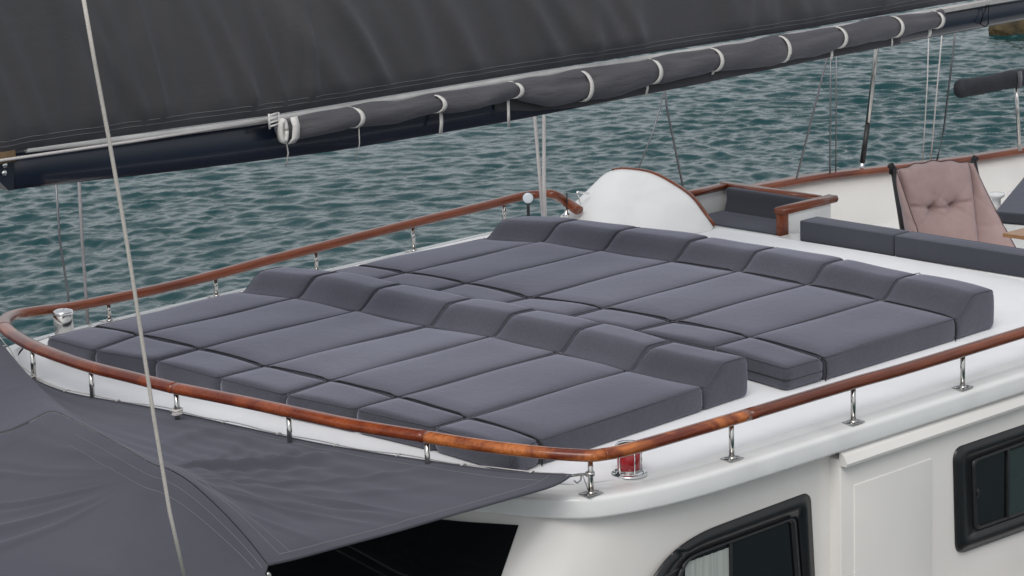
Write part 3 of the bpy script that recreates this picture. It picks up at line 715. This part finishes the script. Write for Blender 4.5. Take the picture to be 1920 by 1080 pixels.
# thin flap of the roll hanging over the lower half of the boom
fl_b = [(1.648, 1.486), (1.983, 1.454), (2.477, 1.452), (3.41, 1.448), (4.634, 1.452), (5.224, 1.453), (5.774, 1.451)]
def flap(u, w):
    x = fl_b[0][0]+(fl_b[-1][0]-fl_b[0][0])*u; a = interp(fl_b, x)+.004; b = interp(cbot, x)+.04
    return (x, -.118-.006*math.sin(x*2.3)-.004*math.sin(x*7+w*2), b+(a+(.05*(1-min(1,u/.18)))-b)*w)
part('canvas_flap', *thicken(*grid(flap, 80, 6), (0,.004,0)), 'sail', roll)
tails = [.0,.105,.10,.06,.07,.0,.0,.055,.075,.0]
tw = [.0,.02,.02,.02,.018,0,0,.02,.016,0]
for i, s in enumerate(SX):
    a, b = interp(cbot, s), interp(ctop, s); cz_ = (a+b)/2; rv = (b-a)/2
    pts = []
    for k in range(15):
        t = math.pi*.5+math.pi*1.05*k/14
        lean = .045*math.sin(math.pi*k/14)+.02*k/14
        pts.append((s-.03+lean, -.172+math.cos(t)*.063, cz_+math.sin(t)*(rv+.003)))
    part('strap', *ribbon(pts, .034, .005, (1,0,-.12)), 'web', roll)
for i, (sx, z0, z1, w) in enumerate([(1.131, 1.596, 1.465, 0.0286), (1.717, 1.583, 1.429, 0.0234), (2.412, 1.503, 1.498, 0.026000000000000002), (3.015, 1.55, 1.453, 0.020800000000000003), (3.669, 1.537, 1.51, 0.0234), (4.931, 1.52, 1.45, 0.0286), (5.612, 1.521, 1.461, 0.015600000000000001), (6.055, 1.526, 1.477, 0.0364)]):
    j = (rng.rand()-.5)*.02
    part('strap_tail', *ribbon([(sx+.004,-.165,z0+.012),(sx,-.17,(z0+z1)/2),(sx-.008+j,-.168,z1)], w, .003, (1,0,.05)), 'web', roll)
for a, b in [((-0.153, -0.19, 1.617), (-0.146, -0.17, 1.453)), ((0.427, -0.19, 1.605), (0.409, -0.17, 1.409))]:
    part('cord_tail', *tube([a, ((a[0]+b[0])/2+.01,a[1],(a[2]+b[2])/2), b], .005 if a[0] < 0 else .003, 6), 'web', roll)
# clip and folded webbing at the end of the roll
cl = thing('strap_buckle', 'pale buckle with a folded webbing loop at the end of the canvas roll', 'buckle', (-0.244, -0.2, 1.701))
bc = [(-0.249, -0.2, 1.746), (-0.187, -0.2, 1.68), (-0.141, -0.2, 1.68)]
for k in range(4):
    p = bc[0]; part('buckle_bar', *tube([(p[0]-.035,-.205,p[2]+.035-k*.022),(p[0]+.03,-.205,p[2]+.042-k*.022)], .006, 8), 'alu', cl)
for s in (-1,1): part('buckle_side', *tube([(bc[0][0]+s*.036,-.203,bc[0][2]+.045),(bc[0][0]+s*.036,-.203,bc[0][2]-.045)], .007, 8), 'alu', cl)
loopp = [(bc[1][0]+.02*math.cos(t)-.01, -.215, bc[1][2]+.066*math.sin(t)) for t in [2*math.pi*k/20 for k in range(21)]]
part('webbing_loop', *ribbon(loopp, .055, .022, (.3,1,0)), 'web', cl)
part('webbing_end', *ribbon([(bc[2][0]+.012,-.24,bc[2][2]+.075),(bc[2][0]+.022,-.25,bc[2][2]+.02),(bc[2][0]+.018,-.245,bc[2][2]-.05),(bc[2][0]-.01,-.235,bc[2][2]-.08)], .055, .010, (1,.1,0)), 'web', cl)
# outhaul lines along the boom
own('control_line', *tube([(-2.45, -0.16, 1.8), (-2.171, -0.16, 1.79), (-1.256, -0.16, 1.764), (-0.268, -0.16, 1.745)], .009, 8), 'rope_white', 'thin white line stretched along the navy boom to the buckle', 'rope')
own('control_line', *tube([(6.182, -0.16, 1.664), (6.425, -0.16, 1.664), (7.219, -0.16, 1.659)], .008, 8), 'rope_white', 'short white line leading from the far end of the canvas roll', 'rope')
own('shackle_cord', *tube([(6.778, -0.13, 1.725), (6.792, -0.13, 1.624), (6.714, -0.13, 1.493), (6.767, -0.13, 1.467), (6.813, -0.13, 1.481), (6.818, -0.13, 1.641), (6.778, -0.13, 1.725)], .006, 8), 'cord_dark', 'black cord looped round the boom end with a small steel ring', 'cord')

# ---------------------------------------------------------------- ropes, stays and poles
def line(name, pts, r, m, label, cat, n=8): return own(name, *tube(pts, r, n), m, label, cat)
line('halyard', [(-4.417, -4.0, 3.283), (-4.368, -4.0, 2.934), (-4.319, -4.0, 2.612), (-4.276, -4.0, 2.308), (-4.239, -4.0, 2.011), (-4.208, -4.0, 1.735), (-4.173, -4.0, 1.43), (-4.117, -4.0, 1.001), (-4.044, -4.0, 0.629)], .0085, 'rope', 'pale tan rope crossing in front of the boat from top to bottom, nearest the camera', 'rope')
line('sheet_rope', [(4.356, 2.25, 1.163), (4.373, 2.25, 0.857), (4.404, 2.25, 0.465), (4.43, 2.25, 0.099)], .013, 'rope_white', 'thick white rope behind the beds, left one of the close pair', 'rope')
line('sheet_rope', [(4.431, 2.2, 1.158), (4.419, 2.2, 0.855), (4.402, 2.2, 0.389), (4.403, 2.2, 0.109)], .014, 'rope_white', 'thick white rope behind the beds, right one of the close pair', 'rope')
line('shroud', [(0.703, 3.3, 0.872), (0.706, 3.3, 0.417), (0.749, 3.3, 0.009), (0.747, 3.3, -0.319)], .008, 'wire', 'dark thin stay at the far left beyond the handrail', 'stay')
line('backstay_strap', [(0.902, 3.3, 0.879), (0.897, 3.3, 0.385), (0.902, 3.3, 0.0), (0.904, 3.3, -0.349)], .012, 'strapgrey', 'pale grey strap hanging beyond the handrail beside the dark stay', 'strap')
line('shroud', [(6.959, 3.3, 0.728), (6.986, 3.3, 0.499), (7.187, 3.3, -0.269)], .009, 'wire', 'dark stay rising from behind the helm hood to the boom', 'stay')
line('shroud', [(7.049, 3.34, 0.713), (6.86, 3.34, 0.309), (6.633, 3.34, -0.041)], .006, 'wire', 'thin grey stay slanting left behind the helm hood', 'stay')
line('shroud', [(9.158, 3.3, 0.821), (9.083, 3.3, 0.631), (8.647, 3.3, -0.398)], .009, 'wire', 'slanting dark stay landing on the far cap rail', 'stay')
line('shroud', [(9.136, 3.3, 0.776), (9.131, 3.3, 0.206), (9.118, 3.3, -0.427)], .007, 'wire', 'vertical grey stay just right of the slanting one', 'stay')
line('shroud', [(9.241, 3.32, 0.762), (9.237, 3.32, 0.189), (9.224, 3.32, -0.436)], .006, 'wire', 'thin vertical grey stay, right one of the upright pair', 'stay')
line('flag_line', [(10.549, 3.3, 0.801), (10.527, 3.3, 0.262), (10.456, 3.3, -0.473)], .0055, 'rope_white', 'thin white line left of its pair above the chair', 'rope')
line('flag_line', [(10.756, 3.3, 0.776), (10.717, 3.3, 0.485), (10.576, 3.3, -0.491)], .007, 'rope_white', 'thin white line right of its pair above the chair', 'rope')
line('shroud', [(10.965, 3.3, 0.801), (10.926, 3.3, 0.558), (10.776, 3.3, -0.219), (10.672, 3.3, -0.505)], .009, 'wire', 'brownish stay above the chair right of the white lines', 'stay')
pole = thing('stay_pole', 'leaning stainless pole with a black lower sleeve on the far cap rail', 'pole', (9.562, 3.3, -0.446))
part('steel_tube', *tube([(9.834, 3.3, 0.884), (9.78, 3.3, 0.626), (9.655, 3.3, -0.022)], .022, 12), 'steel', pole)
part('black_sleeve', *tube([(9.655, 3.3, -0.022), (9.577, 3.3, -0.366)], .024, 12), 'blackplastic', pole)
part('turnbuckle', *tube([(9.58, 3.3, -0.356), (9.562, 3.3, -0.446)], .018, 10), 'chrome', pole)

# spotlight and fittings at the helm
sp = [(4.644, 2.62, 0.173), (4.644, 2.62, 0.018)]
t = thing('spotlight', 'small round spotlight on a black bracket beside the far handrail', 'spotlight', sp[1])
c = Vector(sp[0]); d = Vector((-.68,-.70,.12)).normalized(); s_ = d.cross(Vector((0,0,1))).normalized(); w_ = s_.cross(d)
def disc(c, d, prof, n=20):
    v = []; f = []
    for r_, h_ in prof:
        for k in range(n): a = 2*math.pi*k/n; v.append(c+d*h_+s_*math.cos(a)*r_+w_*math.sin(a)*r_)
    for i in range(len(prof)-1):
        for k in range(n): f.append((i*n+k, i*n+(k+1)%n, (i+1)*n+(k+1)%n, (i+1)*n+k))
    f += [tuple(range(n-1,-1,-1)), tuple((len(prof)-1)*n+k for k in range(n))]
    return v, f
part('housing', *disc(c, d, [(.012,-.07),(.035,-.055),(.044,-.02),(.044,.008),(.040,.012)]), 'blackplastic', t)
part('lens', *disc(c, d, [(.041,.0125),(.041,.016),(.036,.022),(.02,.025)]), 'lens', t)
part('bracket', *tube([c+w_*-.045, c+w_*-.075, Vector(sp[1])+Vector((0,0,-.12))], .012, 8), 'blackplastic', t)
fi = [(4.952, 2.5, 0.177), (4.947, 2.5, 0.038), (5.059, 2.5, 0.16), (5.104, 2.5, 0.085), (4.94, 2.5, 0.006)]
t = thing('signal_horn', 'small chrome deck fitting with a whip rod beside the helm hood', 'deck fitting', fi[4])
part('rod', *tube([fi[0], fi[1]], .006, 8), 'blackplastic', t)
part('fitting_body', *lathe((fi[4][0],fi[4][1],fi[4][2]-.02), [(.02,0),(.03,.01),(.026,.03),(.014,.04),(.012,.06)], 14), 'chrome', t)
hd = [(5.024, 2.46, 0.179), (5.062, 2.46, 0.071), (5.154, 2.46, 0.145), (5.043, 2.46, 0.049)]
t = thing('throttle_lever', 'chrome throttle lever with a short grip beside the helm hood', 'lever', hd[3])
part('arm', *tube([hd[0], hd[1]], .006, 8), 'chrome', t)
part('grip', *tube([hd[0], hd[2]], .009, 8), 'chrome', t)
part('lever_base', *lathe((hd[3][0],hd[3][1],hd[3][2]-.03), [(.028,0),(.03,.01),(.02,.035),(.01,.04)], 14), 'chrome', t)

# ---------------------------------------------------------------- folding chair with tufted cushion
ch = thing('lounge_chair', 'dusty pink tufted lounge chair with dark folding frame on the aft deck', 'chair', (7.3,.8,-.96))
TL = Vector((7.2, 1.026, 0.186)); wv = Vector((.553,-.273,0)); Wc = wv.length; wd = wv.normalized()
fd = Vector((-wd.y*-1, 0, 0)); nn_ = Vector((wd.y, -wd.x, 0))   # towards the camera side (-x,-y)
if nn_.y > 0: nn_ = -nn_
dn = (Vector((0,0,-1))+nn_*.25).normalized()
Hc = .80
tuft = [(.39,.42),(.69,.41)]
def cpad(u, w, front=True):
    p = TL+wd*(Wc*u)+dn*(Hc*w)
    # top edge scallops
    th = .105*(1-(2*u-1)**6)**.5*(1-abs(2*min(1,max(0,w))-1)**8)**.5
    for tu, tw_ in tuft:
        d = math.hypot((u-tu)*Wc, (w-tw_)*Hc); th -= .045*math.exp(-(d/.042)**2)+.035*math.exp(-(d/.10)**2)
        # creases radiating
        for ang in (.6,2.5,3.7,5.3,-1.4):
            dx, dz = (u-tu)*Wc, (w-tw_)*Hc; al = dx*math.cos(ang)+dz*math.sin(ang); ac = -dx*math.sin(ang)+dz*math.cos(ang)
            if al > 0: th -= .018*math.exp(-(ac/.011)**2)*math.exp(-al/.12)
    th -= .022*math.exp(-((w-.39-.03*math.cos((u-.5)*7))*Hc/.012)**2)*(1 if .05 < u < .95 else 0)
    for q in (.22,.42,.68): th -= .012*math.exp(-((u-q)*Wc/.012)**2)*max(0,1-w*5)
    bow = .03*math.sin(math.pi*u)
    up = .035*math.sin(math.pi*u)*(1-w)**3+.006*math.cos(u*25)*(1-w)**6
    return p+nn_*((th if front else -.02)-bow*.6)+Vector((0,0,up))
v1, f1 = grid(lambda u, w: cpad(u, w), 60, 60); v2, f2 = grid(lambda u, w: cpad(u, w, False), 60, 60)
part('back_cushion', *merge((v1, [q[::-1] for q in f1]), (v2, f2)), 'pink', ch)
# side wings
def wing(sgn):
    x0_ = 0 if sgn < 0 else 1
    def fn(u, w):
        a = TL+wd*(Wc*x0_)+dn*(Hc*(w))+nn_*.02
        out = wd*sgn*(.03+(.31 if sgn > 0 else -.02)*w**1.15)+nn_*(.02+(.06 if sgn > 0 else .45)*w)+Vector((0,0,.0))
        p = a+out*u; puff = .045*math.sin(math.pi*u)*(1-abs(2*w-1)**6)
        puff -= .010*math.exp(-((w-.62)/.02)**2)+.008*math.exp(-((w-.3-.2*u)/.02)**2)
        n2_ = nn_ if sgn > 0 else (nn_*.3-wd).normalized()
        return p+n2_*puff
    return fn
for sgn in (-1,1): part('side_wing', *thicken(*grid(wing(sgn), 14, 40), nn_*-.015), 'pink', ch)
for sgn in (-1,1):
    fn = wing(sgn); part('piping', *tube([Vector(fn(1, k/24))+nn_*.002 for k in range(25)], .004, 6), 'pinkpipe', ch)
part('piping', *tube([Vector(cpad(1, k/24))+nn_*.004 for k in range(25)], .004, 6), 'pinkpipe', ch)
part('piping', *tube([Vector(cpad(k/30, .0))+Vector((0,0,.004)) for k in range(31)], .004, 6), 'pinkpipe', ch)
for sgn in (-1,1):
    e = TL+wd*(Wc*(0 if sgn < 0 else 1))+wd*sgn*.05
    lg = part('frame_leg', *tube([e+Vector((0,0,.02))-wd*.01*sgn, e+dn*.5*1.0-nn_*.02+wd*.05, e+dn*1.15-nn_*.02+wd*.10], .028, 12), 'blackplastic', ch)
    part('leg_cap', *tube([e+Vector((0,0,.045))+wd*sgn*.02, e+Vector((0,0,.02)), e+Vector((0,0,-.03))], .028, 10), 'cord_dark', lg)
sv, sf = rbox((.52,.5,.1), .04, 3, 4)
part('seat_cushion', [TL+wd*(Wc*.5+x)+dn*(Hc+.0)+nn_*(y*1+.25)+Vector((0,0,z)) for x,y,z in sv], sf, 'pink', ch)

# aft things at the right edge
tb = thing('deck_table', 'teak topped table on a white leg at the right edge beside the chair', 'table', (7.123, -0.174, -0.3))
ta = [(6.245, -0.691, 0.05), (6.521, -0.705, 0.05), (6.61, -1.139, 0.05), (6.26, -1.175, 0.05)]
v, f = thicken([ta[0],ta[1],ta[2],ta[3]], [(0,3,2,1)], (0,0,-.028)); part('table_top', v, f, 'teak', tb, False)
cx, cy = sum(p[0] for p in ta)/4, sum(p[1] for p in ta)/4
part('table_leg', *lathe((cx,cy,-.96), [(.2,0),(.16,.03),(.07,.08),(.06,.9),(.12,.975)], 20), 'gel', tb)
dc = [(9.027, 1.436, -0.5), (10.667, 2.281, -0.5), (10.565, 1.441, -0.5), (9.19, 0.811, -0.5)]
v, f = thicken(dc, [(0,1,2,3)], (0,0,-.09))
vv_, ff_ = thicken([(p[0],p[1],-.60) for p in dc], [(0,1,2,3)], (0,0,-.36))
part('seat_base', vv_, ff_, 'gel', yacht, False)
o = own('lounge_cushion', v, f, 'cushion_dark', 'dark lounge cushion on a white moulded seat at the right edge', 'cushion', smooth=False)
bv = o.modifiers.new('bevel', 'BEVEL'); bv.width = .02; bv.segments = 3
cp = (9.582, 1.823, -0.5)
own('mooring_bollard', *lathe((cp[0],cp[1],cp[2]-.12), [(.06,0),(.04,.04),(.04,.10),(.07,.12),(.075,.135),(.06,.15),(.02,.155)], 20), 'gel', 'white mushroom shaped deck fitting just right of the chair', 'deck fitting')

# furled bimini at the top right
bm_t = thing('furled_bimini', 'dark furled bimini cover on a steel post at the top right', 'bimini', (11.544, 3.0, -0.49))
bl = [(10.595, 3.0, 0.197), (11.023, 3.0, 0.185), (11.435, 3.0, 0.181), (11.94, 3.0, 0.156), (12.722, 3.0, 0.106)]
v, f = sweep(smooth_path(bl, 8), oval(.13,.165,16), scale=lambda t: 1+.03*math.sin(t*17)+.03*math.sin(t*43)-.12*(t<.02))
part('cover', v, f, 'bimini', bm_t)
part('post', *tube([(11.477, 3.0, 0.165), (11.544, 3.0, -0.511)], .018, 10), 'steel', bm_t)
part('strap', *ribbon([(bl[2][0],2.93,bl[2][2]+.08),(bl[2][0],2.92,bl[2][2]),(bl[2][0],2.93,bl[2][2]-.08)], .06,.006,(1,0,0)), 'roll', bm_t)

# ---------------------------------------------------------------- awning over the foredeck
aw = thing('foredeck_awning', 'large grey canvas awning stretched over the foredeck and laced to the roof rail', 'awning', (-1.8,0,-.1))
E_ = [(0.817, 5.289, 0.02), (0.076, 3.548, 0.02), (-0.431, 2.463, 0.03), (-0.703, 1.939, 0.03), (-0.875, 1.504, 0.03), (-0.948, 1.076, 0.03), (-0.907, 0.703, 0.03), (-0.834, 0.279, 0.03), (-0.801, -0.181, 0.03), (-0.769, -0.627, 0.03), (-0.731, -1.049, 0.03), (-0.676, -1.44, 0.035), (-0.608, -1.806, 0.04), (-0.547, -2.167, 0.05), (-0.51, -2.38, 0.06), (-0.361, -2.68, 0.067)]
N_ = [(-0.361, -2.68, 0.067), (-0.546, -2.72, 0.057), (-0.888, -2.72, 0.062), (-1.317, -2.72, 0.072), (-1.693, -2.72, 0.078), (-2.057, -2.72, 0.09), (-2.339, -2.72, 0.098), (-2.536, -2.72, 0.111)]
R_ = [(-2.681, 0.643, 0.1), (-2.359, 0.374, 0.14), (-2.123, 0.083, 0.2), (-1.96, 0.051, 0.23), (-1.791, 0.05, 0.26), (-1.801, -0.138, 0.26), (-1.908, -0.527, 0.27), (-2.047, -0.992, 0.28), (-2.156, -1.339, 0.29), (-2.158, -1.499, 0.285), (-2.212, -1.742, 0.27), (-2.337, -2.107, 0.24), (-2.433, -2.387, 0.2), (-2.506, -2.595, 0.16), (-2.536, -2.72, 0.111)]
def resample(P, n):
    P = [Vector(p) for p in P]; L = [0]
    for a, b in zip(P, P[1:]): L.append(L[-1]+(b-a).length)
    out = []
    for k in range(n+1):
        s = L[-1]*k/n; i = 0
        while i < len(L)-2 and L[i+1] < s: i += 1
        out.append(P[i].lerp(P[i+1], (s-L[i])/max(1e-9, L[i+1]-L[i])))
    return out
def coons(c0, c1, d0, d1, nu, nv, disp=None):
    """c0,c1 along u at v=0,1 ; d0,d1 along v at u=0,1"""
    c0, c1, d0, d1 = resample(c0,nu), resample(c1,nu), resample(d0,nv), resample(d1,nv); v = []
    for i in range(nu+1):
        for j in range(nv+1):
            u, w = i/nu, j/nv
            p = c0[i]*(1-w)+c1[i]*w+d0[j]*(1-u)+d1[j]*u-(c0[0]*(1-u)*(1-w)+c0[-1]*u*(1-w)+c1[0]*(1-u)*w+c1[-1]*u*w)
            if disp: p = p+Vector((0,0,disp(p,u,w)))
            v.append(p)
    f = [(i*(nv+1)+j, (i+1)*(nv+1)+j, (i+1)*(nv+1)+j+1, i*(nv+1)+j+1) for i in range(nu) for j in range(nv)]
    return v, f
hub = Vector((-2.156, -1.339, 0.29))
wr = [(rng.uniform(-.9,2.6), rng.uniform(.03,.06), rng.uniform(.5,1.3), rng.uniform(.4,1.1), rng.uniform(.008,.022)) for _ in range(30)]
def dispA(p, u, w):
    e = min(1, 8*w*(1-w))*min(1, 12*(1-u)); d = Vector((p.x-hub.x, p.y-hub.y)); r_ = d.length; a = math.atan2(d.x, -d.y)
    z = -.03*math.sin(math.pi*w)+.007*math.sin(6.283*(w*6.3+.7*math.sin(u*4)+.4*u))*math.exp(-((u-.80)/.16)**2)+.003*math.sin(6.283*(w*5.1+.5*math.sin(u*7)))*math.exp(-((u-.62)/.10)**2)
    for wa, ww, rc, rw, am in wr: z += am*math.exp(-((a-wa+.12*math.sin(r_*2+wa*7))/ww)**2)*math.exp(-((r_-rc)/rw)**2)*min(1,(r_/.4)**2)
    return z*e
tipR = [N_[i] for i in range(len(N_))]
left = [E_[0], R_[0]]
Es, Rs = smooth_path(E_,4), smooth_path(R_,4); Ns = smooth_path(N_,4)
va, fa_ = coons(Es, Rs, left, Ns, 300, 120, dispA)
part('upper_panel', *thicken(va, fa_, (0,0,-.004)), 'canvas', aw)
# lower left panel beyond the ridge
R2 = [Vector(p)+Vector((-.005,-.004,-.005 - (.006 if i < 4 else .0))) for i, p in enumerate(R_)]
G_ = [(-4.3, -1.062, -0.05), (-4.056, -1.715, -0.05), (-3.854, -2.305, -0.05), (-3.614, -2.814, -0.05), (-3.448, -3.121, -0.05), (-3.082, -3.108, -0.02)]
side = [R2[-1]]+[Vector(p) for p in [(-2.614, -2.755, 0.05), (-2.765, -2.849, 0.0)]]+[Vector(G_[-1])]
wr2 = [(rng.uniform(1.2,3.6), rng.uniform(.03,.06), rng.uniform(.5,1.5), rng.uniform(.4,1.0), rng.uniform(.006,.016)) for _ in range(18)]
def dispB(p, u, w):
    e = min(1, 10*w); d = Vector((p.x-hub.x, p.y-hub.y)); r_ = d.length; a = math.atan2(-d.x, d.y)
    z = -.05*math.sin(math.pi*min(1,w*1.1))
    for wa, ww, rc, rw, am in wr2: z += am*math.exp(-((a-wa+3.14-1.2)/ww)**2)*math.exp(-((r_-rc)/rw)**2)*min(1,(r_/.4)**2)
    return z*e
vb, fb_ = coons(smooth_path(R2,4), G_, [R2[0], Vector(G_[0])], side, 240, 120, dispB)
part('lower_panel', *thicken(vb, fb_, (0,0,-.004)), 'canvas', aw)
def on(v, nv, i, j, dz=.003): p = v[2*i*(2*nv+1)+2*j]; return Vector((p[0],p[1],p[2]+dz))
for vv, jj, ii in ((va,3,range(0,149)),(va,57,range(60,149)),(va,55,range(60,149)),(vb,3,range(45,120)),(vb,6,range(45,118))):
    part('seam', *tube([on(vv,60,i,jj,.001) for i in ii], .0017, 4), 'thread', aw)
part('edge_hem', *tube([on(va,60,150,j,.0) for j in range(0,61)], .009, 8), 'canvas', aw)
part('roof_hem', *tube([on(va,60,i,0,.0) for i in range(0,151)], .008, 8), 'canvas', aw)
part('seam', *tube([on(va,60,148,j,.001) for j in range(0,58)], .0022, 4), 'thread', aw)
# hoop under the ridge
part('hoop', *tube([Vector(p)+Vector((0,0,-.06)) for p in Rs[16:]], .014, 8), 'steel', aw)
# lacing
lac = []
for i in range(8, 150, 1):
    p = on(va,60,i,0,.0); lac.append(p+Vector((.028+.006*math.sin(i*.55), .0, .006-.004*math.cos(i*.55))))
part('lacing', *tube(lac, .0035, 5), 'rope_white', aw)
for i in range(10, 150, 8):
    p = on(va,60,i,0,.0); part('grommet', *tube([p+Vector((-.012,.0,.008)), p+Vector((.012,0,.014)), lac[max(0,min(len(lac)-1,i-8))]], .005, 6), 'rope_white', aw)
tp = Vector(E_[-1]); st = Vector((-.184,-2.655,.03))
t = thing('tensioner_hook', 'steel hook and shackle tying the awning tip to the corner post', 'hook', (st.x,st.y,-.02))
part('shackle', *tube([tp+Vector((-.03,0,0)), tp.lerp(st,.4), st], .008, 8), 'steel', t)
part('clamp', *lathe((st.x,st.y,st.z-.015), [(.019,0),(.026,.003),(.026,.027),(.019,.03)], 16), 'steel', t)
part('hook', *tube([tp.lerp(st,.55), tp.lerp(st,.45)+Vector((0,-.01,-.03)), tp.lerp(st,.25)+Vector((0,-.01,-.045)), tp.lerp(st,.12)+Vector((0,-.01,-.03))], .0045, 6), 'steel', t)
part('stay_wire', *tube([tp.lerp(st,.6), Vector((st.x-.012,st.y,-.07))], .003, 6), 'steel', t)
# small rope coil on a front post
q = rail_at(*(-0.906, -0.002))
cp_ = [Vector((q.x+(.028+.006*math.sin(k*1.7))*math.cos(k*.7), q.y+(.032+.006*math.cos(k*1.3))*math.sin(k*.7), q.z-.145-.012*math.sin(k*.31)+.001*k*.3)) for k in range(46)]
own('rope_coil', *tube(cp_, .0055, 6), 'rope_white', 'pale rope coiled round a front handrail post above the awning', 'rope')

# ---------------------------------------------------------------- weedy shore rock at the upper right
rk = thing('shore_rock', 'brown weedy rock breaking the water at the top right corner', 'rock', (31.317, 17.529, -3.0))
def rock(c, s, seed):
    r_ = np.random.RandomState(seed); ph = r_.uniform(0,6.28,(9,3)); fr = r_.uniform(1,4,(9,3)); v = []; f = []; N1, N2 = 26, 18
    for i in range(N2+1):
        th = math.pi*i/N2
        for k in range(N1):
            a = 2*math.pi*k/N1; d = Vector((math.sin(th)*math.cos(a), math.sin(th)*math.sin(a), math.cos(th)))
            rr = 1+sum(.09*math.sin(fr[q][0]*d.x*2+ph[q][0])*math.sin(fr[q][1]*d.y*2+ph[q][1])*math.cos(fr[q][2]*d.z*2+ph[q][2]) for q in range(9))
            v.append((c[0]+d.x*s[0]*rr, c[1]+d.y*s[1]*rr, c[2]+d.z*s[2]*rr))
    for i in range(N2):
        for k in range(N1): f.append((i*N1+k, i*N1+(k+1)%N1, (i+1)*N1+(k+1)%N1, (i+1)*N1+k))
    return v, f
rc0 = (30.857, 16.86, -3.0)
part('boulder', *rock((rc0[0]+1.45,rc0[1]+.9,-3.05), (.95,.7,.42), 3), 'weed', rk)
part('boulder', *rock((rc0[0]+1.4,rc0[1]-.4,-3.1), (.9,.8,.40), 8), 'weed', rk)
